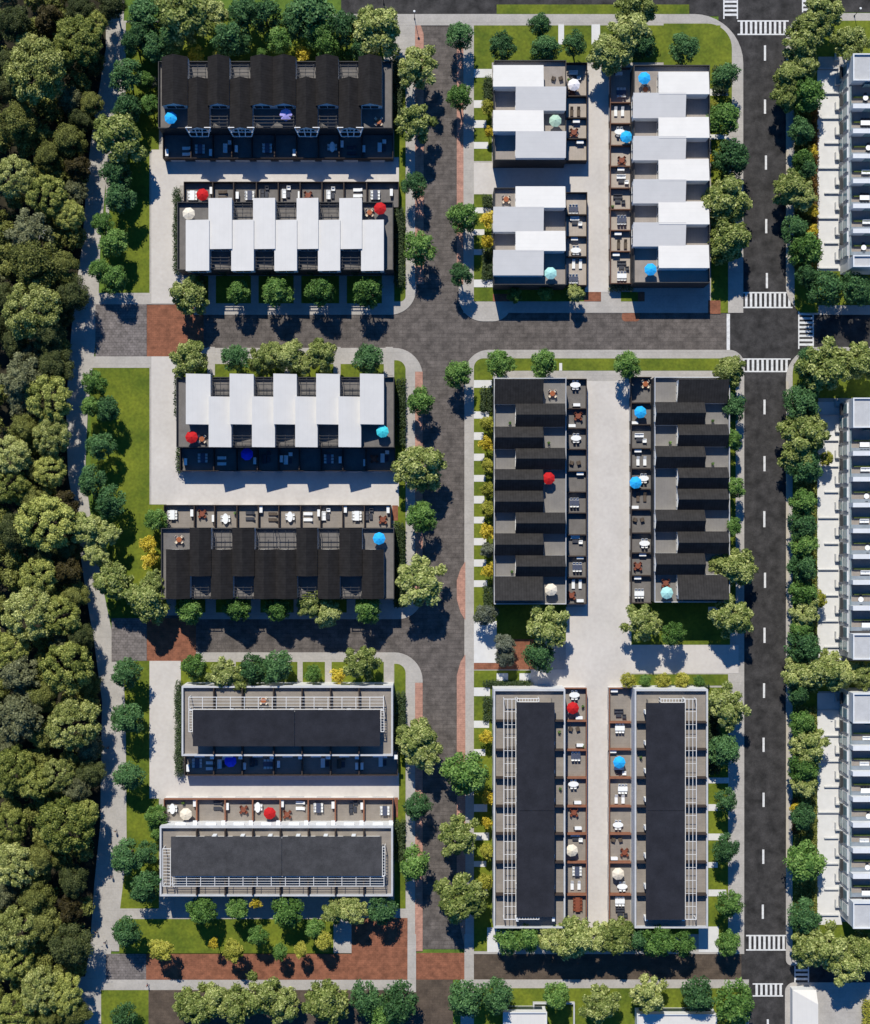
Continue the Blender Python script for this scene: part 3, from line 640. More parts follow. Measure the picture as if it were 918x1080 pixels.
# plaza pavilion with a hipped stone roof
r=R(836,1044,860,1110,3.0); root=empty('pavilion',((r[0]+r[2])/2,(r[1]+r[3])/2,.15),'white walled pavilion with sloping roof on the bottom plaza','building')
m=MB(); m.box(r[0]+.2,r[1],0,r[2],r[3]-.2,3.0); part('wall',m,M['wall_white'],root)
m=MB(); m.face([(r[0],r[1],3.0),(r[2]+.2,r[1],4.6),(r[2]+.2,r[3]-2.5,4.6),(r[0],r[3],3.0)]); m.face([(r[0],r[3],3.0),(r[2]+.2,r[3]-2.5,4.6),(r[2]+.2,r[3],3.0)])
m.face([(r[2]+.2,r[1],4.6),(r[2]+.2,r[1],3.0),(r[2]+.2,r[3],3.0),(r[2]+.2,r[3]-2.5,4.6)]); m.face([(r[0],r[3],3.001),(r[2]+.2,r[3],3.001),(r[2]+.2,r[1],3.001),(r[0],r[1],3.001)])
part('roof',m,M['white_roof_x'],root)
# ---------------------------------------------------------------- courtyard furniture
PROTO={}; POTS=[]
def proto(key, mb, mats):
    PROTO[key]=mb.mesh(key.split('/')[0], mats); return PROTO[key]
def put(key, name, x,y,z, rz, label, cat, group=None):
    o=bpy.data.objects.new(name, PROTO[key]); C.objects.link(o); o.location=(x,y,z); o.rotation_euler=(0,0,rz)
    return tag(o,label,cat,group)
for n,mm,fm in (('white','white','metal_white'),('teak','wood','wood'),('brown','brown','metal_dark'),('orange','cream_cloth','wood_orange'),('char','char','metal_dark')):
    m=MB(); m.cbox(0,0,.40,.52,.50,.06); m.cbox(0,.235,.46,.52,.05,.42)
    for sx in(-1,1):
        for sy in (-1,1): m.cbox(sx*.22,sy*.21,0,.045,.045,.40,0,1)
        m.cbox(sx*.255,.0,.60,.04,.46,.035,0,1)
    proto('chair/'+n,m,[M[mm],M[fm]])
    m=MB(); m.cbox(0,0,.12,1.9,.82,.22); m.cbox(0,.36,.34,1.9,.14,.38); m.cbox(-.88,-.06,.34,.14,.70,.22); m.cbox(.88,-.06,.34,.14,.70,.22)
    for s in (-.45,.45): m.cbox(s,-.06,.342,.80,.62,.12)
    for sx in(-.85,.85):
        for sy in(-.33,.33): m.cbox(sx,sy,0,.06,.06,.12,0,1)
    proto('sofa/'+n,m,[M[mm],M[fm]])
    m=MB(); m.cbox(0,0,.12,.8,.78,.24); m.cbox(0,.33,.36,.8,.12,.34); m.cbox(-.34,-.06,.36,.12,.66,.18); m.cbox(.34,-.06,.36,.12,.66,.18)
    for sx in(-.33,.33):
        for sy in(-.3,.3): m.cbox(sx,sy,0,.06,.06,.12,0,1)
    proto('armchair/'+n,m,[M[mm],M[fm]])
    m=MB(); m.cbox(0,-.32,.24,.62,1.3,.10); n0=len(m.v)
    m.face([(-.31,.33,.24),(.31,.33,.24),(.31,.95,.62),(-.31,.95,.62)][::-1]); m.face([(-.31,.31,.34),(.31,.31,.34),(.31,.93,.72),(-.31,.93,.72)])
    for x in(-.31,.31): m.face([(x,.33,.24),(x,.31,.34),(x,.93,.72),(x,.95,.62)])
    m.face([(-.31,.95,.62),(-.31,.93,.72),(.31,.93,.72),(.31,.95,.62)])
    m.cbox(0,-.32,.16,.68,1.36,.07,0,1)
    for sx in(-.28,.28):
        for sy in(-.9,.25): m.cbox(sx,sy,0,.06,.06,.16,0,1)
    m.cbox(0,.78,.0,.5,.05,.5,0,1)
    proto('sun_lounger/'+n,m,[M[mm],M[fm]])
def tabletop(poly,leg,mats,key,th=.06,h=.72):
    m=MB(); m.prism(poly,h,h+th)
    for x,y in leg: m.cbox(x,y,0,.08,.08,h-.002,0,1)
    mx=max(p[0] for p in poly)*.8; m.cbox(0,0,h-.12,mx*2,.06,.10,0,1)
    proto(key,m,mats)
oval=[(1.1*math.cos(a)*(1 if abs(math.cos(a))>.2 else 1),.58*math.sin(a)) for a in [2*math.pi*i/18 for i in range(18)]]
tabletop(oval,[(-.6,.25),(.6,.25),(-.6,-.25),(.6,-.25)],[M['white'],M['metal_white']],'table/oval')
rc=[(-1,-.48),(1,-.48),(1,.48),(-1,.48)]
lg=[(-.9,.38),(.9,.38),(-.9,-.38),(.9,-.38)]
tabletop(rc,lg,[M['navy'],M['metal_dark']],'table/navy'); tabletop(rc,lg,[M['white'],M['metal_white']],'table/white'); tabletop([(x*1.5,y) for x,y in rc],[(x*1.5,y) for x,y in lg],[M['wood'],M['wood']],'table/long')
rd=[(.55*math.cos(2*math.pi*i/14),.55*math.sin(2*math.pi*i/14)) for i in range(14)]
tabletop(rd,[(-.3,.3),(.3,.3),(-.3,-.3),(.3,-.3)],[M['wood'],M['wood']],'table/round')
tabletop(rd,[(-.3,.3),(.3,.3),(-.3,-.3),(.3,-.3)],[M['wood_orange'],M['wood_orange']],'table/roundo'); tabletop(rd,[(-.3,.3),(.3,.3),(-.3,-.3),(.3,-.3)],[M['white'],M['metal_white']],'table/roundw')
tabletop([(x*.6,y*.7) for x,y in rc],[(x*.6,y*.7) for x,y in lg],[M['char'],M['metal_dark']],'table/coffee',h=.34)
m=MB(); m.cbox(0,0,.08,1.35,.55,.72); m.cbox(0,0,.802,1.45,.62,.07); m.cbox(-.86,0,.62,.25,.45,.04,0,1)
for sx in(-.55,.55): m.cbox(sx,0,0,.1,.45,.08,0,1)
m.tube((-.5,-.36,.66),(.5,-.36,.66),.025,mi=1)
proto('cabinet/white',m,[M['white'],M['metal_dark']])
for n in ('sky','blue','red','cream','white','mint','teal','violet','sage','grey'):
    m=MB(); k=8; r=1.32
    rim=[(r*math.cos(2*math.pi*(i+.5)/k), r*math.sin(2*math.pi*(i+.5)/k)) for i in range(k)]
    for i in range(k):
        a,b=rim[i],rim[(i+1)%k]; mid=((a[0]+b[0])*.5*.93,(a[1]+b[1])*.5*.93)
        ra,rb=(a[0]*.5,a[1]*.5),(b[0]*.5,b[1]*.5)
        m.face([(*a,2.05),(*mid,2.07),(*b,2.05),(*rb,2.36),(*ra,2.36)]); m.face([(*ra,2.36),(*rb,2.36),(0,0,2.60)])
        m.face([(*a,2.02),(*b,2.02),(*rb,2.33),(*ra,2.33)][::-1]); m.face([(*ra,2.33),(*rb,2.33),(0,0,2.57)][::-1])
        m.face([(*a,1.92),(*mid,1.94),(*mid,2.07),(*a,2.05)]); m.face([(*mid,1.94),(*b,1.92),(*b,2.05),(*mid,2.07)])
    m.tube((0,0,2.58),(0,0,2.72),.05,.03)
    proto('canopy/'+n,m,M['pc_'+n])
m=MB(); m.tube((0,0,.08),(0,0,2.56),.03,k=8); PROTO['pole']=m.mesh('pole',M['metal_white'])
m=MB(); m.lathe([(.28,0),(.28,.05),(.08,.08),(.05,.2)],10); PROTO['base']=m.mesh('base',M['char'])
def parasol(col,x,y,z,label):
    e=empty('parasol',(x,y,z),label,'parasol','parasols in the courtyards and on the roof terraces')
    for n,k in (('canopy','canopy/'+col),('pole','pole'),('base','base')):
        o=bpy.data.objects.new(n,PROTO[k]); C.objects.link(o); o.parent=e
        if n=='canopy': o.rotation_euler=(0,0,(x*7+y*3)%1)
CN={'sky':'bright sky blue','blue':'deep blue','red':'red','cream':'cream','white':'white','mint':'pale mint','teal':'turquoise','violet':'pale violet','sage':'pale sage green','grey':'grey'}
def where(row,px,py,roof):
    t=TERR[row]
    v=px if t['axis']=='x' else py; d=t['divs']
    k=1
    for i in range(len(d)-1):
        if v>=d[i]: k=i+1
    if roof:
        q=(v-d[0])/(d[-1]-d[0]); e=(('top','middle','bottom') if t['axis']=='y' else ('woodland-end','middle','street-end'))[0 if q<.36 else 1 if q<.64 else 2]
        return f'{e} roof terrace of {row}'
    return f'{ORD[k]} courtyard of {row}'
def dining(row,loc,x,y,z,axis,top,tname,cc,cname,n,gap,half,gname):
    rz=0 if axis=='h' else math.pi/2
    put(top,'table',x,y,z,rz,f'{tname} table, {loc}','table',gname)
    for s in (1,-1):
        for i in range(n):
            t=(i-(n-1)/2)*gap
            pos={1:[''],2:['first','second'],3:['end','middle','far'],4:['first','second','third','fourth']}[n][i]
            if axis=='h':
                cx,cy=x+t,y+s*half; side='upper side' if s>0 else 'lower side'
                p={1:'',2:['woodland-end','avenue-end'],3:['woodland-end','middle','avenue-end'],4:['first','second','third','last']}[n]
                p=p[i] if n>1 else ''; a=0 if s>0 else math.pi
            else:
                cx,cy=x+s*half,y-t; side='avenue side' if s>0 else 'woodland side'
                p={1:'',2:['upper','lower'],3:['top','middle','bottom'],4:['first','second','third','last']}[n]
                p=p[i] if n>1 else ''; a=-math.pi/2 if s>0 else math.pi/2
            put('chair/'+cc,'chair',cx,cy,z,a+random.uniform(-.15,.15),f'{cname} chair, {p} {side} of table, {loc}'.replace('  ',' ').replace(', ,',','),'chair',gname.replace('tables','chairs'))
def items(row, lst):
    t=TERR[row]
    for it in lst:
        kind,px,py=it[0],it[1],it[2]; roof=len(it)>3 and it[3]=='R'
        z=6.065 if roof else t['h']; x,y=P(px,py,z+.7); loc=where(row,px,py,roof); g='furniture of the '+row
        if kind.startswith('p:'):
            x,y=P(px,py,z+2.3); parasol(kind[2:],x,y,z,f'{CN[kind[2:]]} parasol, {loc}')
        elif kind in('ov','oh'): dining(row,loc,x,y,z,kind[1],'table/oval','white oval','white','white',2,.75,.72,'dining tables in the courtyards')
        elif kind in('dv','dh'): dining(row,loc,x,y,z,kind[1],'table/navy','dark topped','white','white',3,.66,.72,'dining tables in the courtyards')
        elif kind in('wv','wh'): dining(row,loc,x,y,z,kind[1],'table/white','white oblong','white','white',3,.66,.74,'dining tables in the courtyards')
        elif kind in('rl',): dining(row,loc,x,y,z,'v','table/long','long red teak','teak','red teak',4,.72,.70,'dining tables in the courtyards')
        elif kind in('rd','ro'):
            c='teak' if kind=='rd' else 'orange'; n_='red teak' if kind=='rd' else 'teak'
            put('table/round' if kind=='rd' else 'table/roundo','table',x,y,z,0,f'round {n_} table, {loc}','table','dining tables in the courtyards')
            for i,pos in enumerate(('upper avenue-side','upper woodland-side','lower woodland-side','lower avenue-side')):
                a=math.pi/4+i*math.pi/2; put('chair/'+c,'chair',x+.78*math.cos(a),y+.78*math.sin(a),z,a-math.pi/2,f'{n_ if kind=="rd" else "cream"} chair, {pos} at round table, {loc}','chair','dining chairs in the courtyards')
        elif kind[0]=='l':
            c={'w':'white','b':'brown','k':'char'}[kind[2]]; n_={'w':'white','b':'brown','k':'charcoal'}[kind[2]]
            for s in (-1,1):
                if kind[1]=='v': xx,yy,a=x+s*.72,y,0; p='woodland-side' if s<0 else 'avenue-side'
                else: xx,yy,a=x,y-s*.62,-math.pi/2; p='upper' if s<0 else 'lower'
                put('sun_lounger/'+c,'sun_lounger',xx,yy,z,a,f'{n_} sun lounger, {p} one of a pair, {loc}','sun lounger','sun loungers in the courtyards')
        elif kind[0] in 'sk':
            c='white' if kind[0]=='s' else ('brown' if len(kind)>2 else 'char'); n_={'white':'white','brown':'brown wicker','char':'charcoal'}[c]
            if kind[1]=='h': so=(x,y+.75,0); ar=(x+1.15,y-.35,-math.pi/2)
            else: so=(x-.85,y,math.pi/2); ar=(x+.1,y+1.2,0)
            put('sofa/'+c,'sofa',so[0],so[1],z,so[2],f'{n_} outdoor sofa, {loc}','sofa','outdoor lounge sets in the courtyards')
            put('armchair/'+c,'armchair',ar[0],ar[1],z,ar[2],f'{n_} outdoor armchair, {loc}','armchair','outdoor lounge sets in the courtyards')
            put('table/coffee','coffee_table',x,y-.15,z,0 if kind[1]=='h' else math.pi/2,f'low charcoal coffee table by {n_} sofa, {loc}','coffee table','outdoor lounge sets in the courtyards')
        elif kind=='ch':
            for s in (-1,1): put('armchair/brown','armchair',x+s*.75,y,z,math.pi+s*.3,f'brown armchair, {"woodland-side" if s<0 else "avenue-side"} one of two, {loc}','armchair','armchair pairs in the courtyards')
        elif kind in('cb','ch_'): put('cabinet/white','cabinet',x,y,z,math.pi/2 if t['axis']=='x' else 0,f'white outdoor cabinet against fence, {loc}','cabinet','white outdoor cabinets along the fences')
random.seed(5)
items('upper black terrace',[('cb',176.3,161),('lhw',197,159),('dv',211,157),('cb',222.4,161),('sv',242,156),('cb',249.5,157),('dv',282,156),('cb',310.5,161),('ov',350.6,155),('cb',361,152),('lhk',371,158),('cb',384,157),('sv',405,155),
  ('p:sky',180,124,'R'),('p:violet',301.6,120.6,'R'),('ro',399.5,128,'R')])
items('upper white terrace',[('wv',203,206),('p:red',213.5,205),('cb',223,201),('lhb',235,205),('cb',251,206) if 0 else ('cb',250.5,206),('dv',263.5,206),('kv',281,204),('sv',304,204),('cb',316,205.5),('rd',325,206),('sv',351,205),('lhw',377.6,203),('dv',396,205.5),('cb',413,203),
  ('p:cream',199,225,'R'),('ro',390,224,'R'),('p:red',401,219.6,'R')])
items('lower white terrace',[('cb',196,487),('dv',214,483),('lhw',234,486),('p:blue',260.5,479),('cb',269,486),('kv',283,484),('cb',297,484),('sv',306,485),('dv',347,484),('cb',359,485),('cb',385,488),('rd',395,484),('sv',408,483),
  ('p:red',202,461,'R'),('ro',213,463,'R'),('p:teal',403.6,455,'R')])
items('lower black terrace',[('wv',182,543),('cb',202.6,541),('rd',213.4,542),('cb',225.3,546.7),('ov',238,547),('lhk',264,544),('cb',275.5,537),('lhb',288,545),('ov',306,545),('lhw',325,545),('cb',336.5,541),('sv',346,544),('cb',364.5,537),('wv',376.5,544),('kv',391.4,544),('cb',409.5,537.5),('rd',404,548),
  ('ro',189,569,'R'),('p:sky',400,568,'R')])
items('lower slate terrace',[('ov',182,853),('p:cream',196,859),('cb',205.5,847),('lhk',230,850),('cb',240,850.5),('rd',257,854),('ov',272,851.5),('p:red',284.5,858),('cb',298,847.5),('rd',303,859),('lhw',317,850),('dv',336,852),('cb',351.5,849),('kv',374.6,853),('cb',382,850),('dv',406,855)])
items('upper slate terrace',[('cb',198.5,810),('dv',208,805),('lhw',222,808),('p:blue',243,803),('sv',236,806),('cb',258,808),('kv',270,804),('dh',283,806),('cb',294,806),('sv',345,805),('kvb',362,806),('cb',376.5,808),('cb',382,808),('sv',406,804),('ro',278,739,'R')])
items('small upper white row',[('sh',605,80),('p:white',605.6,89),('rd',604,98),('lvb',607,117),('cb',608,128),('rd',605.6,139.5),('cb',612,150) ,('p:sage',586,127,'R'),('ch',588,82,'R')])
items('small lower white row',[('dh',605,220.5),('sh',606.5,234),('cb',606,252),('oh',607.5,264),('lvw',609,278),('dh',605,294),('ro',534,210,'R'),('p:mint',581,288,'R')])
items('long white row',[('dh',655.6,97.5),('cb',653,77.5),('lvw',653.5,117),('oh',653.8,139),('p:sky',661,144),('rd',656,169),('cb',655,178.5),('sh',655.5,190),('kh',652,211),('dh',656,232),('cb',652,246.5),('lvb',656.5,257),('cb',650,268.5),('kh',656,281),('wh',656,291),
  ('p:sky',680,82,'R'),('ro',681,94,'R'),('p:sky',686.6,284,'R')])
items('black row by side street',[('oh',607,406),('cb',608.4,427),('rd',610,439),('cb',603.5,449),('oh',607.7,462),('ch',607,488),('cb',612,499.5),('dh',606,530),('sh',607,570),('cb',612,588),('dh',609,598),('lvw',608.7,616),('cb',612,633.5),('rd',603,628),
  ('ro',583,415,'R'),('p:red',579,504.5,'R'),('p:cream',581.5,622,'R')])
items('black row by avenue',[('ro',681,405),('p:sky',675.8,434.6),('cb',669.5,446),('sh',674.5,463),('cb',673,475.5),('lvw',677,486),('oh',679,504.5),('p:sky',670.8,509),('lvb',677,524),('cb',670,535),('ch',674,548),('oh',680,573),('cb',678,585),('rd',673,597),('cb',672.7,609.5),('wh',674.4,626),
  ('rd',702.4,615,'R'),('p:mint',703.8,625.4,'R')])
items('slate row by side street',[('oh',606,733),('p:red',604.5,747),('cb',611,757),('ch',606,769),('cb',612,786),('dh',607.5,797.5),('oh',605,827),('cb',609.5,846.5),('rd',605.6,857),('cb',610,873.5),('sh',607,884.5),('p:cream',603.4,897.3),('dv',608.8,919),('lvw',607.5,934),('rl',609.5,954)])
items('slate row by avenue',[('cb',648,728.5),('kh',653,754),('wh',654,768),('cb',646.5,792.5),('p:sky',653.6,804.3),('sh',653,814),('wh',657,832),('lvw',654,843),('oh',652,870),('ch',651,886),('rd',659,899),('cb',648,905.5),('p:cream',652.3,922),('oh',656.5,935),('wh',654,950.5),('kh',654.5,964)])

# terraces of the apartment blocks
def apt(block,first,pitch,n,specs):
    for k,kind,dx in specs:
        z=6.57; x,y=P(908+dx,first+pitch*(k+.66),7.2); loc=f'{ORD[k+1]} terrace of {block}'
        if kind=='d':
            put('table/white','table',x,y,z,0,f'white oblong table, {loc}','table','tables on the apartment terraces')
            for s in(-1,1):
                for i,p in enumerate(('street-end','middle','inner-end')): put('chair/char','chair',x+(i-1)*.66,y+s*.72,z,0 if s>0 else math.pi,f'charcoal chair, {p} {"upper" if s>0 else "lower"} side of table, {loc}','chair','chairs on the apartment terraces')
        elif kind=='s':
            put('sofa/white','sofa',x,y+.2,z,0,f'white outdoor sofa, {loc}','sofa','sofas on the apartment terraces')
            put('table/coffee','coffee_table',x,y-1,z,0,f'charcoal coffee table by white sofa, {loc}','coffee table','coffee tables on the apartment terraces')
        else:
            put('table/roundw','table',x,y,z,0,f'round white table, {loc}','table','tables on the apartment terraces')
            for i,p in enumerate(('upper','lower')): put('chair/char','chair',x,y+(.8 if i==0 else -.8),z,0 if i==0 else math.pi,f'charcoal chair, {p} side of round table, {loc}','chair','chairs on the apartment terraces')
apt('topmost apartment block',86,26.3,8,[(0,'r',5),(1,'d',5),(2,'r',8),(3,'s',6),(4,'d',4),(5,'s',7),(6,'r',3)])
apt('middle apartment block',451,27.2,9,[(0,'d',4),(1,'s',5),(2,'r',6),(3,'s',4),(4,'r',7),(5,'s',5),(6,'r',0),(7,'d',6)])
apt('bottom apartment block',762,27,8,[(0,'s',7),(1,'s',4),(2,'d',5),(3,'r',8),(4,'s',4),(5,'r',7),(6,'d',6)])

for px,py,h,lab in [(538,446,6.07,'on the second recess roof terrace of black row by side street'),(579,467,6.07,'on the third recess roof terrace of black row by side street'),(540,603,6.07,'on the ninth recess roof terrace of black row by side street'),
  (752,444,6.07,'on the second recess roof terrace of black row by avenue'),(752,489,6.07,'on the fourth recess roof terrace of black row by avenue'),(707,467,6.07,'on the third recess roof terrace of black row by avenue'),
  (615,745,1.67,'by the red parasol of slate row by side street'),(615,787,1.67,'in third courtyard of slate row by side street'),(590,772,6.07,'on roof terrace edge, second house of slate row by side street'),(591,832,6.07,'on roof terrace edge, fourth house of slate row by side street'),
  (676,799,6.07,'on roof terrace beside blue parasol courtyard of slate row by avenue'),(646.5,218,1.67,'in seventh courtyard of long white row'),(248,541,1.67,'beside white table, third courtyard of lower black terrace'),(193.5,847,1.67,'by the cream parasol of lower slate terrace'),
  (600,84,1.67,'by the white parasol of small upper white row')]:
    x,y=P(px,py,h+.6); e=empty('potted_plant',(x,y,h),'leafy plant '+lab,'pot plant','pot plants on the terraces')
    m=MB(); m.lathe([(.20,h),(.27,h+.42),(.29,h+.44),(.29,h+.48)],10,x,y); part('pot',m,M['char'],e); POTS.append((e,x,y,h))
# ---------------------------------------------------------------- people and lamps
def person_mesh(top, legs, hair, stride):
    V=[(0,0,.95),(0,0,1.20),(0,0,1.42),(0,0,1.54),(0,.01,1.68),(.10,0,.90),(.11,stride*.5,.48),(.11,stride*.9-.12,.06),(.12,stride*.9+.08,.04),(-.10,0,.90),(-.11,-stride*.4,.48),(-.11,-stride-.1,.08),(-.12,-stride+.10,.04),
       (.19,0,1.40),(.24,-stride*.35,1.14),(.25,-stride*.4+.08,.90),(-.19,0,1.40),(-.24,stride*.35,1.14),(-.25,stride*.4+.1,.90)]
    E=[(0,1),(1,2),(2,3),(3,4),(0,5),(5,6),(6,7),(7,8),(0,9),(9,10),(10,11),(11,12),(2,13),(13,14),(14,15),(2,16),(16,17),(17,18)]
    Rr=[.15,.14,.15,.06,.105,.095,.065,.045,.04,.095,.065,.045,.04,.065,.05,.035,.065,.05,.035]
    me=bpy.data.meshes.new('person'); me.from_pydata(V,E,[]); o=bpy.data.objects.new('tmp',me); C.objects.link(o)
    sk=o.modifiers.new('s','SKIN'); 
    for i,r in enumerate(Rr): me.skin_vertices[0].data[i].radius=(r,r*.85)
    me.skin_vertices[0].data[0].use_root=True
    sb=o.modifiers.new('b','SUBSURF'); sb.levels=2; sb.render_levels=2
    dg=bpy.context.evaluated_depsgraph_get(); m2=bpy.data.meshes.new_from_object(o.evaluated_get(dg)); bpy.data.objects.remove(o)
    m2.materials.clear()
    for m in (M['skin'],top,legs,hair): m2.materials.append(m)
    for p in m2.polygons:
        z=p.center.z; p.material_index = 2 if z<.98 and abs(p.center.x)<.2 else (1 if z<1.46 and not (abs(p.center.x)>.2 and z<1.1) else (3 if z>1.70 or (z>1.6 and p.center.y<-.02) else 0))
        p.use_smooth=True
    m2.name='person'; return m2
mt={n:mat(n+'_clothes',c,.9,.1,5) for n,c in dict(black=(.02,.02,.022),white_=(.75,.75,.74),navy=(.03,.04,.09),red_=(.35,.04,.03),grey_=(.16,.16,.16),hair=(.03,.02,.015)).items()}
for px,py,rz,t,l,lab in [(123,875.5,.1,'black','navy','person in black walking up the path beside the tall woodland edge'),(117.5,889,3.0,'grey_','black','person in grey walking just below the one in black'),
  (119,923,.2,'navy','grey_','person in navy on the path beside two dark trees'),(102.3,943.5,3.2,'white_','black','person in white top at the shaded woodland edge of the path'),
  (103,981.5,.3,'black','grey_','person in black near the shady edge above the brick strip'),(112,992.5,2.9,'navy','black','person in navy walking toward the bottom path junction'),
  (156.5,1037.5,1.6,'red_','navy','person in red on the straight path under the brick strip'),(86,525.5,.2,'grey_','navy','person in grey on the path beside the long lawn'),
  (115,788,.1,'black','black','person all in black in the path shade by dark trees'),(487,419,2.8,'white_','navy','person in white on the pavement under the corner tree')]:
    x,y=P(px,py); me=person_mesh(mt[t],mt[l],mt['hair'],.22)
    o=bpy.data.objects.new('person',me); C.objects.link(o); o.location=(x,y,.108 if px<130 else .17); o.rotation_euler=(0,0,rz); tag(o,lab,'person')
for px,py,lab in [(437.5,20,'grey street lamp at the corner of the top road and side street'),(405,4,'grey street lamp at the top edge beside a pale olive tree'),(901,17,'grey street lamp on the far pavement near the top edge'),(834,1008,'grey street lamp near the bottom avenue crossing')]:
    x,y=P(px,py); e=empty('street_lamp',(x,y,.15),lab,'street lamp')
    m=MB(); m.tube((x,y,.15),(x,y,4.3),.07,.05,8); part('pole',m,M['metal_dark'],e)
    m=MB(); m.lathe([(.16,.15),(.16,.4),(.08,.45)],8,x,y); part('base',m,M['metal_dark'],e)
    m=MB(); m.lathe([(.10,4.31),(.22,4.42),(.26,4.6),(.20,4.75)],10,x,y); part('lantern',m,M['lamp'],e)
# ---------------------------------------------------------------- foliage
def leaf_cloud(lobes, per, size, rng, flat=1.0, zmin=-9):
    """leaf-sized faces spread through the outer shell of every lobe: list of verts, faces, tints"""
    v=[];f=[];t=[]
    for (cx,cy,cz,r) in lobes:
        lt=rng.uniform(-.16,.16); n=max(8,int(per*r*r))
        for _ in range(n):
            while True:
                x,y,z=rng.gauss(0,1),rng.gauss(0,1),rng.gauss(0,1); d=math.sqrt(x*x+y*y+z*z)
                if d>.05: break
            x/=d;y/=d;z/=d
            if z<-.55 and rng.random()<.7: z=-z
            q=r*(1.0-.5*rng.random()**2.0)*(1+.13*rng.gauss(0,1))
            c=Vector((cx+x*q,cy+y*q,cz+z*q*flat))
            if c.z<zmin: continue
            nrm=Vector((x+rng.gauss(0,.55),y+.12+rng.gauss(0,.55),z+.5+rng.gauss(0,.45))).normalized()
            u=nrm.orthogonal().normalized(); w=nrm.cross(u); a=rng.uniform(0,6.28); s=size*rng.uniform(.6,1.25)
            u,w=(u*math.cos(a)+w*math.sin(a))*s,(w*math.cos(a)-u*math.sin(a))*s*.62
            k=len(v); v+= [tuple(c-u*.5),tuple(c+w*.5),tuple(c+u*.62-nrm*s*.12),tuple(c-w*.5)]
            f.append((k,k+1,k+2,k+3)); t.append(min(1,max(0,.5+lt+rng.gauss(0,.26))))
    return v,f,t
def leaf_mesh(name, v,f,t, m):
    me=bpy.data.meshes.new(name); me.from_pydata(v,[],f)
    at=me.attributes.new('tint','FLOAT','FACE'); at.data.foreach_set('value',t); me.materials.append(m); me.update(); return me
def crown_lobes(R, rng, kind):
    L=[]
    if kind=='spiky':     # open crown with limbs of leaf tufts reaching out
        n=rng.randint(9,12)
        for i in range(n):
            a=2*math.pi*(i+rng.uniform(-.3,.3))/n; q=R*rng.uniform(.62,.90); z=R*rng.uniform(-.35,.35)
            L.append((q*math.cos(a),q*math.sin(a),z,R*rng.uniform(.17,.26)))
            L.append((q*.62*math.cos(a+.2),q*.62*math.sin(a+.2),z*.5+R*.3,R*rng.uniform(.20,.28)))
        for i in range(9):
            a=rng.uniform(0,6.28); q=R*rng.uniform(.05,.5); L.append((q*math.cos(a),q*math.sin(a),R*rng.uniform(.35,.75),R*rng.uniform(.17,.27)))
    elif kind=='round':
        for i in range(13):
            a=2.4*i+rng.uniform(-.3,.3); z=rng.uniform(-.4,.15)*R; q=R*rng.uniform(.58,.76); L.append((q*math.cos(a),q*math.sin(a),z,R*rng.uniform(.24,.34)))
        for i in range(11):
            a=2.4*i; q=R*rng.uniform(.15,.52); L.append((q*math.cos(a),q*math.sin(a),R*rng.uniform(.30,.70),R*rng.uniform(.22,.33)))
        L.append((0,0,R*.75,R*.28))
    elif kind=='billow':  # big woodland crown of many cauliflower heads
        n=50
        for i in range(n):
            z=1-1.35*(i+.5)/n; q=math.sqrt(max(0,1-z*z)); a=2.39996*i+rng.uniform(-.25,.25); rr=R*rng.uniform(.72,.88)
            L.append((q*rr*math.cos(a),q*rr*math.sin(a),z*rr*.85,R*rng.uniform(.12,.23)))
    elif kind=='bush':
        for i in range(10):
            a=2.4*i; q=R*rng.uniform(.3,.68); L.append((q*math.cos(a),q*math.sin(a),R*rng.uniform(-.25,.4),R*rng.uniform(.26,.38)))
        L.append((0,0,R*.5,R*.36))
    return L
rng=random.Random(11)
CR={}   # (leaf type, shape) -> list of crown meshes of radius 3.2 m (street) or 5 m (woodland)
def crowns(lt, shape, n, R, per, size):
    CR[lt]=[]
    for i in range(n):
        v,f,t=leaf_cloud(crown_lobes(R,rng,shape),per,size,rng)
        CR[lt].append((leaf_mesh('crown',v,f,t,LEAF[lt]),R))
crowns('D','round',5,3.2,190,.40); crowns('M','round',5,3.2,185,.42); crowns('O','spiky',6,4.2,300,.50); crowns('K','round',2,2.2,260,.34); crowns('G','round',1,2.6,230,.34)
crowns('Y','bush',3,1.5,330,.26)
crowns('FP','billow',4,5.2,380,.34); crowns('FL','billow',4,5,380,.34); crowns('FO','round',3,4.6,290,.36); crowns('FD','round',4,4.6,270,.36); crowns('FB','round',1,3.4,170,.5); crowns('FG','spiky',2,4.4,200,.44)
TR=[]
for i in range(3):     # trunk with limbs, unit: crown centre at z=1, so it is scaled per tree
    m=MB(); lean=Vector((rng.uniform(-.03,.03),rng.uniform(-.03,.03),0))
    m.tube((0,0,0),lean+Vector((0,0,.55)),.055,.040,8); m.tube(lean+Vector((0,0,.55)),lean+Vector((0,0,1.15)),.040,.015,7)
    for k in range(6):
        a=k*1.05+rng.uniform(-.3,.3); z=.5+.07*k; b=lean+Vector((.28*math.cos(a),.28*math.sin(a),z+.28))
        m.tube(lean+Vector((0,0,z)),b,.022,.013,6); m.tube(b,b+Vector((.14*math.cos(a+.5),.14*math.sin(a+.5),.14)),.013,.005,5)
        m.tube(b,b+Vector((.12*math.cos(a-.6),.12*math.sin(a-.6),.10)),.011,.005,5)
    TR.append(m.mesh('trunk',M['bark']))
DESC={'D':'dark green','M':'bright green','O':'pale olive','K':'yellow-green','G':'grey-green','Y':'golden yellow','FP':'pale cream-green','FL':'lime green','FO':'olive','FD':'deep green','FB':'brownish','FG':'grey-green'}
NT=0
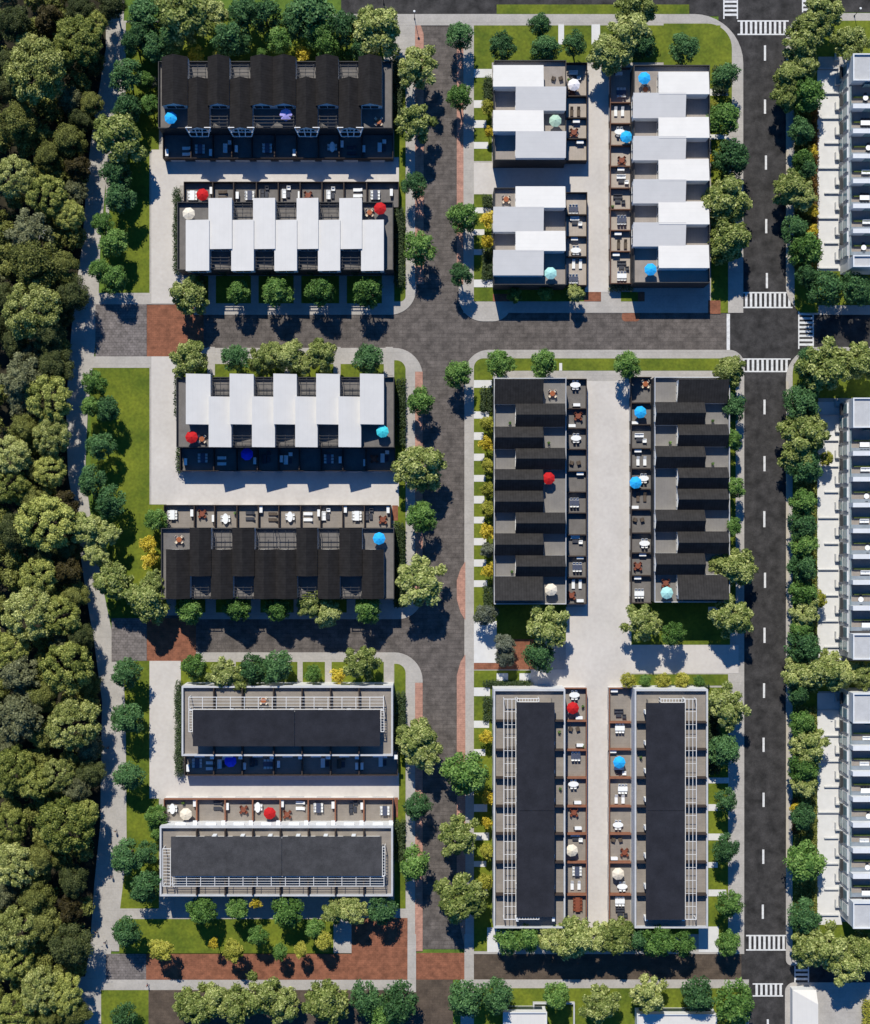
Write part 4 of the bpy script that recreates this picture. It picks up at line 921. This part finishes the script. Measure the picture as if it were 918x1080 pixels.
def tree(px,py,r,lt,label,group,name='street_tree',hf=None,cat='tree'):
    global NT
    rm=r*S*1.04; hc={'street_tree':.4*rm+4.7,'woodland_tree':1.2*rm+2.4}.get(name,1.5*rm+.8) if hf is None else hf
    x,y=P(px,py,hc*1.1); rm*= (HC-hc)/HC
    e=empty(name,(x,y,0.02),label,cat,group)
    me,R0=CR[lt][NT%len(CR[lt])]; NT+=1
    c=bpy.data.objects.new('crown',me); C.objects.link(c); c.parent=e
    s=rm/R0; c.location=(0,0,hc); c.scale=(s*rng.uniform(.90,1.12),s*rng.uniform(.90,1.12),s*rng.uniform(.85,1.0)); c.rotation_euler=(0,0,rng.uniform(0,6.28))
    t=bpy.data.objects.new('trunk',TR[NT%3]); C.objects.link(t); t.parent=e; t.scale=(rm*1.3,rm*1.3,hc); t.rotation_euler=(0,0,rng.uniform(0,6.28))
    return e
def row(ctx, lst, axis='y', name='street_tree', group=None, noun='tree', cat='tree', start=None):
    lst=sorted(lst,key=lambda a:a[1] if axis=='y' else a[0])
    for i,a in enumerate(lst):
        d=DESC[a[3]]
        o=(f'{ORD[i+1]} from the top' if axis=='y' else f'{ORD[i+1]} from the woodland') if len(lst)>1 else ''
        size='large ' if a[2]>=22 else ('small ' if a[2]<=13 and name=='street_tree' else '')
        lab=f'{size}{d} {noun} {o} {ctx}'.replace('  ',' ')
        tree(a[0],a[1],a[2],a[3],lab,group or (noun+'s '+ctx),name,cat=cat)
row('along the upper woodland path',[(132,78,17,'D'),(134,113,16,'D'),(125,145,28,'O'),(122,181,17,'D'),(126,207,17,'D'),(108,235,13,'M'),(119,255,16,'M'),(104,284,11,'M'),(120,294,14,'M')])
row('in the thicket above the topmost black terrace',[(154,15,21,'D'),(164,48,16,'D'),(195,16,30,'O'),(225,12,16,'O'),(244,40,20,'D'),(256,12,18,'D'),(278,14,20,'D'),(295,41,15,'M'),(328,11,24,'D'),(345,48,14,'M'),(362,28,17,'D'),(398,32,29,'O'),(140,44,14,'D'),(180,38,16,'D'),(312,24,16,'D'),(384,50,14,'D'),(150,34,16,'D'),(338,34,16,'M')],'x')
row('along woodland side of the upper side street',[(440,70,23,'O'),(438,129,22,'O'),(437,194,13,'D'),(442,261,19,'M')])
row('along avenue side of the upper side street',[(485,36,14,'D'),(485,101,14,'M'),(489,229,18,'M'),(486,289,13,'D')])
row('in the gardens below the upper white terrace',[(199,311,20,'O'),(251,307,13,'M'),(292,307,17,'M'),(338,307,17,'M'),(387,307,17,'M')],'x')
row('on the top lawn above the white rows',[(530.5,48,14,'D'),(570,25,13,'D'),(576,50,15,'D'),(607,45,13,'D'),(641,57,20,'O'),(664,33,23,'O'),(654,52,18,'O'),(672,8,20,'O'),(678,47,15,'D'),(722,50,15,'D')],'x')
row('between the long white row and the avenue',[(766,79,14,'D'),(764,124,18,'M'),(773,166,20,'D'),(767,212,26,'O'),(770,254,24,'O')])
row('beyond the avenue beside the topmost apartment block',[(870,9,22,'O'),(858,28,20,'O'),(847,46,20,'O'),(898,43,20,'O'),(833,80,17,'O'),(846,70,18,'O'),(831,101,16,'O'),(852,99,19,'M'),(847,137,15,'D'),(852,176,12,'D'),(848,168,12,'M'),(834,198,18,'O'),(848,206,16,'O'),(839,241,15,'D'),(851,262,18,'M'),(852,290,13,'D'),(873,303,21,'D'),(905,305,21,'D')])
row('beyond the avenue around the middle apartment block',[(870,388,27,'O'),(855,382,17,'D'),(906,380,21,'O'),(846,423,18,'D'),(848,458,25,'O'),(843,481,18,'O'),(850,492,18,'D'),(848,530,16,'M'),(848,553,16,'D'),(849,574,15,'M'),(848,598,18,'D'),(848,627,17,'M'),(850,645,17,'O'),(846,664,14,'M'),(849,683,21,'D')])
row('beyond the avenue beside the bottom apartment block',[(843,711,18,'O'),(868,707,23,'O'),(889,712,17,'O'),(910,713,15,'O'),(843,732,14,'D'),(848,764,15,'M'),(855,787,20,'O'),(848,811,18,'M'),(849,830,14,'O'),(848,862,16,'D'),(850,910,20,'M'),(849,968,18,'D'),(855,1001,20,'O'),(874,1000,25,'O'),(890,1016,22,'O'),(909,1004,21,'O')])
row('in the gardens above the lower white terrace',[(199,378,20,'O'),(248,377,15,'D'),(275,380,15,'O'),(289,374,16,'O'),(306,375,17,'O'),(322,384,11,'O'),(339,374,18,'O'),(388,378,16,'D')],'x')
row('along woodland side of the middle side street',[(443.5,423,15,'M'),(444,494,26,'O'),(444,546,17,'M'),(443,613,25,'O')])
row('on the verge above the black rows',[(483,394,15,'M'),(528,383,15,'M'),(574,383,15,'M'),(662,385,14,'M'),(770,391,18,'O')],'x')
row('between the black row and the avenue',[(773,430,14,'D'),(772,464,12,'M'),(776,514,12,'M'),(773,556,11,'M'),(777,600,22,'O'),(756,595,12,'O'),(773,651,22,'O')])
row('on the small gardens below the black rows',[(577,661,23,'O'),(569,692,17,'D'),(678,657,22,'O'),(711,669,14,'M')],'x')
row('between lower black terrace and lower street',[(199,644,15,'M'),(249.5,643,14,'M'),(292,643,14,'M'),(327,637,14,'O'),(346,648,15,'O'),(388,644,15,'M'),(155,635,23,'O'),(163,614,14,'O')],'x')
row('beside the long lawn at the woodland path',[(99,404,14,'M'),(113,431,15,'D'),(95,428,12,'M'),(105,470,16,'D'),(96,507,16,'D'),(115,529,17,'D'),(90,558,18,'O'),(112,565,15,'O'),(100,585,13,'O'),(118,612,22,'O')])
row('beside the lower woodland path',[(133,710,17,'D'),(133,758,17,'D'),(135,819,16,'D'),(133,905,17,'D'),(154,900,13,'D'),(153,936,17,'D'),(132,984,16,'D'),(130,1074,14,'D')])
row('between lower street and upper slate terrace',[(205,704,15,'M'),(236,711,17,'O'),(254,718,13,'O'),(267,706,17,'D'),(292,704,18,'D'),(382,699,20,'O')],'x')
row('along woodland side of the lower side street',[(441,781,22,'O'),(447,795,18,'O'),(440,851,15,'D'),(437,912,18,'M')])
row('along avenue side of the lower side street',[(492,817,25,'M'),(483,881,22,'O'),(487,947,26,'O')])
row('between avenue and slate row gardens',[(767,745,22,'O'),(764,791,18,'D'),(767,845,14,'D'),(766,896,15,'D'),(770,954,14,'M'),(769,996,13,'M')])
row('above the bottom paved street',[(537,992,16,'M'),(556,991,15,'M'),(582,990,17,'O'),(606,991,24,'O'),(630,989,17,'O'),(650,988,20,'O'),(673,991,14,'D'),(694,993,18,'M'),(720,996,15,'M')],'x')
row('on the bottom lawn nearer the avenue',[(491,1055,20,'D'),(525,1051,18,'D'),(587,1051,14,'M'),(633,1060,20,'O'),(685,1049,20,'O'),(737,1051,19,'D'),(776,1060,23,'M')],'x')
row('below the lower slate terrace',[(212,961,16,'M'),(250,959,14,'M'),(303,961,17,'M'),(353,962,15,'O'),(370,959,16,'O'),(403,961,16,'D')],'x')
row('at the bottom edge under the brick strip',[(205,1062,22,'O'),(228,1056,18,'O'),(250,1060,22,'O'),(276,1050,22,'O'),(298,1062,20,'O'),(345,1058,23,'O'),(386,1056,19,'D'),(420,1060,22,'D'),(405,1072,18,'M')],'x')
# small ornamental trees and shrubs
SH='flowering_shrub'
def shrubs(ctx,lst,axis='y'):
    lst=[(x,y,r*1.06,t) for x,y,r,t in lst]
    row(ctx,lst,axis,'shrub',noun='shrub',cat='shrub')
shrubs('along top gardens of the topmost black terrace',[(206,58,9,'Y'),(231,57,7,'K'),(277,57,7,'M'),(320,57,9,'Y'),(366,59,7,'M')],'x')
shrubs('beside the lawn near the topmost black terrace',[(153,84,9,'M'),(157,110,10,'M'),(160,86,6,'G')],'x')
shrubs('at street doors of the short white rows',[(515,113,8,'K'),(516,139,6,'Y'),(514,231,9,'Y'),(514,255,9,'Y')])
shrubs('under the bottom wall of the short white row',[(543,311,8,'M'),(576,309,8,'M'),(607,309,10,'O')],'x')
shrubs('at street doors of the black row',[(515,447,8,'K'),(513,468,9,'Y'),(515,491,7,'K'),(515,516,8,'K'),(515,537,8,'K'),(514,561,10,'Y'),(515,580,8,'G'),(516,602,8,'Y')])
shrubs('round the white square slab',[(513,649,12,'G'),(533,680,11,'G'),(533,694,10,'G')])
shrubs('beside the woodland end of lower black terrace',[(157,574,10,'Y'),(157,591,9,'Y'),(164,548,12,'M')])
shrubs('at street doors of the slate row',[(513,777,8,'Y'),(514,842,8,'Y'),(514,868,7,'Y'),(514,898,8,'K'),(512,930,9,'K')])
shrubs('on the strip above the avenue slate row',[(663,718,8,'K'),(681,718,7,'M'),(700,718,8,'K'),(720,718,8,'K'),(738,719,6,'M')],'x')
shrubs('in gardens above the upper slate terrace',[(330,711,9,'M'),(357,713,9,'Y')],'x')
shrubs('at woodland end of lower slate terrace',[(164,862,12,'M'),(166,878,9,'M')])
row('by the brick strip',[(170,1003,13,'K'),(225,996,7,'Y'),(246,1004,12,'K'),(272,988,11,'M'),(295,1005,9,'M'),(333,981,11,'M'),(341,993,11,'K'),(270,953,8,'Y'),(317,1003,8,'K')],'x',noun='little ornamental tree')
shrubs('in beds before the apartment blocks',[(857,160,7,'Y'),(858,222,8,'Y'),(858,243,7,'Y'),(872,484,8,'K'),(864,632,9,'K'),(838,852,6,'Y')])
shrubs('in the avenue gardens of white row',[(750,167,5,'Y'),(751,112,7,'K'),(752,205,8,'K')])
# woodland
WT=[(82,42,25,'FL'),(37,74,32,'FP'),(28,47,14,'FP'),(100,24,13,'FL'),(96,108,13,'FO'),(17,128,22,'FO'),(51,164,16,'FO'),(72,147,18,'FO'),(82,176,14,'FB'),(14,186,22,'FP'),(48,206,21,'FL'),(72,226,16,'FL'),(30,245,22,'FG'),
 (37,275,28,'FO'),(65,282,18,'FO'),(33,326,29,'FP'),(48,350,20,'FD'),(76,309,19,'FD'),(58,385,18,'FD'),(22,398,22,'FG'),(50,420,24,'FL'),(54,460,20,'FP'),(25,452,17,'FO'),(10,480,22,'FP'),(52,497,16,'FL'),(10,512,20,'FL'),(30,525,13,'FO'),
 (46,552,28,'FL'),(14,560,19,'FD'),(68,533,14,'FB'),(70,602,15,'FB'),(40,608,21,'FL'),(30,648,26,'FP'),(63,650,22,'FL'),(10,687,20,'FL'),(85,672,15,'FD'),(70,704,27,'FL'),(20,712,21,'FG'),(45,735,18,'FO'),
 (77,764,26,'FP'),(20,752,24,'FG'),(14,812,22,'FL'),(36,826,19,'FL'),(60,818,19,'FP'),(82,832,16,'FG'),(68,872,30,'FL'),(88,858,16,'FL'),(10,872,18,'FL'),(45,905,17,'FO'),(14,912,24,'FP'),(76,929,17,'FD'),(74,959,14,'FB'),
 (38,950,20,'FO'),(17,982,24,'FP'),(46,975,18,'FO'),(73,998,23,'FD'),(17,1015,20,'FL'),(43,1044,24,'FP'),(68,1049,21,'FL'),(16,1068,20,'FL'),(50,1074,16,'FO'),(80,1070,15,'FO'),(50,20,15,'FB'),(84,10,16,'FD'),(14,24,19,'FD'),(118,6,14,'FD')]
wr=random.Random(3)
fill=[]
for _ in range(4000):
    x=wr.uniform(-14,112); y=wr.uniform(-12,1094)
    r=wr.uniform(11,17)
    l,_r=path_edges(max(-40,min(1129,y)))
    if x>l-r*.72: continue
    if any((x-a)**2+(y-b)**2<(.62*(c+r))**2 for a,b,c,_ in WT) or any((x-a)**2+(y-b)**2<(.74*(c+r))**2 for a,b,c,_ in fill): continue
    fill.append((x,y,r,wr.choice(['FD','FD','FO','FD','FG','FD'])))
bands=[(40,'the top edge of the photo'),(90,'the topmost black terrace'),(150,'the topmost courtyards'),(215,'the upper white courtyards'),(280,'the upper white roofs'),(350,'the upper cobbled square'),(415,'the top of the long lawn'),(480,'the lower white terrace'),(540,'the middle of the long lawn'),(600,'the two yellow shrubs'),(660,'the foot of lower black terrace'),(715,'the lower cobbled square'),(775,'the upper slate terrace'),(835,'the drive of the slate terraces'),(895,'the lower slate terrace'),(950,'the foot of lower slate terrace'),(1000,'the bottom lawn'),(1045,'the long brick strip'),(1200,'the bottom edge of the photo')]
fill.sort(key=lambda a:-a[2]); mass=fill[34:]; fill=fill[:34]
LL=[]
for x,y,r,t in mass:
    X,Y=P(x,y,4); rm=r*S
    for a,b,c,q in crown_lobes(rm,wr,'round'): LL.append((X+a,Y+b,3.9+c*.9,q))
v,f,t=leaf_cloud(LL,120,.46,wr,zmin=.1)
o=bpy.data.objects.new('understorey',leaf_mesh('understorey',v,f,t,LEAF['FO'])); C.objects.link(o); tag(o,'dark shaded understorey filling the gaps between the woodland crowns','understorey',None,'stuff')
allw=[(x,y,r,t,0) for x,y,r,t in WT]+[(x,y,r,t,1) for x,y,r,t in fill]
prev=-99
for lim,nm in bands:
    b=sorted([a for a in allw if prev<=a[1]<lim],key=lambda a:-a[0]); prev=lim
    for i,(x,y,r,t,low) in enumerate(b):
        rm=r*S
        tree(x,y,r,t,f'{DESC[t]} woodland tree, {ORD[i+1]} from the path, level with {nm}','trees of the woodland','woodland_tree',hf=(1.0*rm+1.6 if low else 1.0*rm+3.3))
print('woodland trees',len(allw),'street', NT-len(allw))
# a bare dead tree in the woodland
x,y=P(36,241,10); e=empty('dead_tree',(x,y,0),'bare pale dead branches rising among the upper woodland crowns','dead tree')
m=MB(); m.tube((x,y,0),(x+.2,y,8.5),.22,.10,7); part('trunk',m,M['pale_wood'],e)
for k in range(9):
    m=MB(); a=k*.75; z=6.4+.25*k; b=Vector((x+.2+1.5*math.cos(a),y+1.5*math.sin(a),z+1.1)); m.tube((x+.17,y,z if z<8.4 else 8.4),b,.07,.04,5)
    for d in (-.6,.5): m.tube(b,b+Vector((.9*math.cos(a+d),.9*math.sin(a+d),.4)),.04,.015,4)
    part('branch',m,M['pale_wood'],e)
# low undergrowth on the woodland floor
ug=random.Random(8); L=[]
for _ in range(520):
    x=ug.uniform(-30,112); y=ug.uniform(-20,1100); l,_r=path_edges(max(-40,min(1129,y)))
    if x<l-3: X,Y=P(x,y,.5); L.append((X,Y,ug.uniform(.1,.6),ug.uniform(.6,1.3)))
v,f,t=leaf_cloud(L,60,.42,ug,flat=.8,zmin=.04)
o=bpy.data.objects.new('undergrowth',leaf_mesh('undergrowth',v,f,t,LEAF['FO'])); C.objects.link(o); tag(o,'low tangled undergrowth on the woodland floor','undergrowth',None,'stuff')
for e,x,y,h in POTS:
    v,f,t=leaf_cloud([(0,0,.78,.30),(.16,.1,.62,.22),(-.15,.08,.66,.22),(.02,-.17,.6,.2)],260,.2,ug)
    c=bpy.data.objects.new('foliage',leaf_mesh('foliage',v,f,t,LEAF['M'])); C.objects.link(c); c.parent=e
# hedges
def hedge(px0,py0,px1,py1,h,label,lt='H',name='hedge'):
    r=R(px0,py0,px1,py1,h*.7); g=random.Random(int(px0*7+py0)); L=[]
    w=r[2]-r[0]; d=r[3]-r[1]; n=int(max(w,d)/.75)+1; k=max(1,int(min(w,d)/.95))
    for i in range(n):
        for j in range(k):
            a=(i+.5)/n; b=(j+.5)/k
            x=r[0]+w*(a if w>=d else b); y=r[1]+d*(b if w>=d else a)
            rr=min(w,d)/k*.62*g.uniform(.8,1.15)
            for z in ((h-rr*.8),(h*.45)): L.append((x+g.uniform(-.12,.12),y+g.uniform(-.12,.12),z+g.uniform(-.15,.15),rr))
    v,f,t=leaf_cloud(L,110,.30,g,zmin=.02)
    cx,cy=(r[0]+r[2])/2,(r[1]+r[3])/2
    me=leaf_mesh(name,[(a-cx,b-cy,c) for a,b,c in v],f,t,LEAF[lt]); o=bpy.data.objects.new(name,me); C.objects.link(o); o.location=(cx,cy,.16); tag(o,label,name.replace('_',' '),'clipped hedges beside the terraces' if name=='hedge' else None)
hedge(183,200,190,288,2.6,'narrow hedge up the woodland end wall of upper white terrace')
hedge(184,396,190,438,2.4,'narrow hedge at the woodland end of lower white terrace, upper piece'); hedge(186,472,192,498,2.0,'short hedge at the woodland end of lower white terrace, lower piece')
hedge(411,62,424,134,2.2,'dark hedge at the street end of the topmost black terrace'); hedge(417,222,426,300,1.8,'hedge at the street end of the upper white terrace')
hedge(418,400,428,470,1.8,'hedge at the street end of the lower white terrace'); hedge(416,552,427,640,2.0,'hedge at the street end of the lower black terrace')
hedge(185,720,193,817,2.4,'long hedge at the woodland end of the upper slate terrace'); hedge(417,730,428,793,2.0,'hedge at the street end of the upper slate terrace'); hedge(417,865,427,908,1.8,'hedge at the street end of the lower slate terrace')
hedge(507,410,520,433,1.2,'dark low hedge by the topmost door of the black row','H'); hedge(511,82,520,104,1.4,'dark low hedge at topmost street door of the short white row'); hedge(509,206,519,218,1.3,'dark small hedge above the first yellow shrub of lower short row'); hedge(509,262,520,294,1.3,'dark hedge below the yellow shrubs of the lower short white row')
hedge(510,618,520,640,1.2,'dark low hedge above the grey-green shrub'); hedge(510,735,521,760,1.2,'dark hedge by the topmost door of the slate row'); hedge(512,718,560,725,1.0,'dark low planting along the top wall of the side street slate row')
hedge(643,297,668,307,1.3,'grey planted hedge at the foot of the long white row courtyards','FG') ; hedge(752,70,768,100,1.2,'dark hedge behind the topmost avenue tree','H')
hedge(700,722,748,727,.9,'dark low hedge above the avenue slate row'); hedge(748,740,760,816,1.3,'dark hedge beside the avenue end slate row'); hedge(210,292,217,318,.9,'small dark garden hedge by the first white terrace path')
hedge(856,112,863,280,1.0,'rust brown planting strip before the topmost apartment driveways','Rb','planting_strip'); hedge(836,842,842,880,.9,'orange planting strip by the avenue near the bottom apartments','Rb','planting_strip')
hedge(838,420,862,690,.8,'green undergrowth strip below trees before the middle apartments','FO','planting_strip'); hedge(838,745,862,975,.8,'green undergrowth strip below trees before the bottom apartments','FO','planting_strip'); hedge(838,110,856,285,.8,'green undergrowth strip below trees before the topmost apartments','FO','planting_strip')
hedge(910,1055,925,1085,1.5,'yellow green bushes at the bottom corner beyond the plaza','K','bushes')

# ---------------------------------------------------------------- light and camera
sc=bpy.context.scene
W=bpy.data.worlds.new('World'); sc.world=W; W.use_nodes=True
N=W.node_tree.nodes; bg=N['Background']; sky=N.new('ShaderNodeTexSky'); sky.sky_type='NISHITA'; sky.sun_disc=False
d=Vector((-.21,1.0,1.06)).normalized()
el=math.asin(d.z); az=math.atan2(d.x,d.y)
sky.sun_elevation=el; sky.sun_rotation=az; sky.air_density=1.0; sky.dust_density=.4; sky.ozone_density=2.0
tn=N.new('ShaderNodeMix'); tn.data_type='RGBA'; tn.blend_type='MULTIPLY'; tn.inputs['Factor'].default_value=1; tn.inputs[7].default_value=(.11,.52,1.0,1)
W.node_tree.links.new(sky.outputs[0],tn.inputs[6]); W.node_tree.links.new(tn.outputs[2],bg.inputs['Color']); bg.inputs['Strength'].default_value=.115
sl=bpy.data.lights.new('sun','SUN'); sl.energy=5.0; sl.angle=math.radians(.5); sl.color=(1.0,.955,.85)
so=bpy.data.objects.new('sun',sl); C.objects.link(so); so.rotation_euler=d.to_track_quat('Z','Y').to_euler(); so.location=(0,0,200)
cd=bpy.data.cameras.new('camera'); cam=bpy.data.objects.new('camera',cd); C.objects.link(cam); cam.location=(0,0,HC); cam.rotation_euler=(0,0,0)
cd.sensor_fit='VERTICAL'; cd.sensor_height=36; cd.sensor_width=36; cd.lens=50; cd.clip_start=1; cd.clip_end=2000
sc.camera=cam
vs=sc.view_settings; vs.view_transform='Standard'; vs.look='None'; vs.gamma=1; vs.exposure=0.0; vs.use_curve_mapping=False
sc.cycles.use_denoising=True; sc.cycles.max_bounces=6; sc.cycles.diffuse_bounces=3; sc.cycles.transparent_max_bounces=4
for l,n in LABELS.items():
    if len(n)>1: print('DUP',l,n[:4])
    if not 4<=len(l.split())<=16: print('LEN',len(l.split()),l)
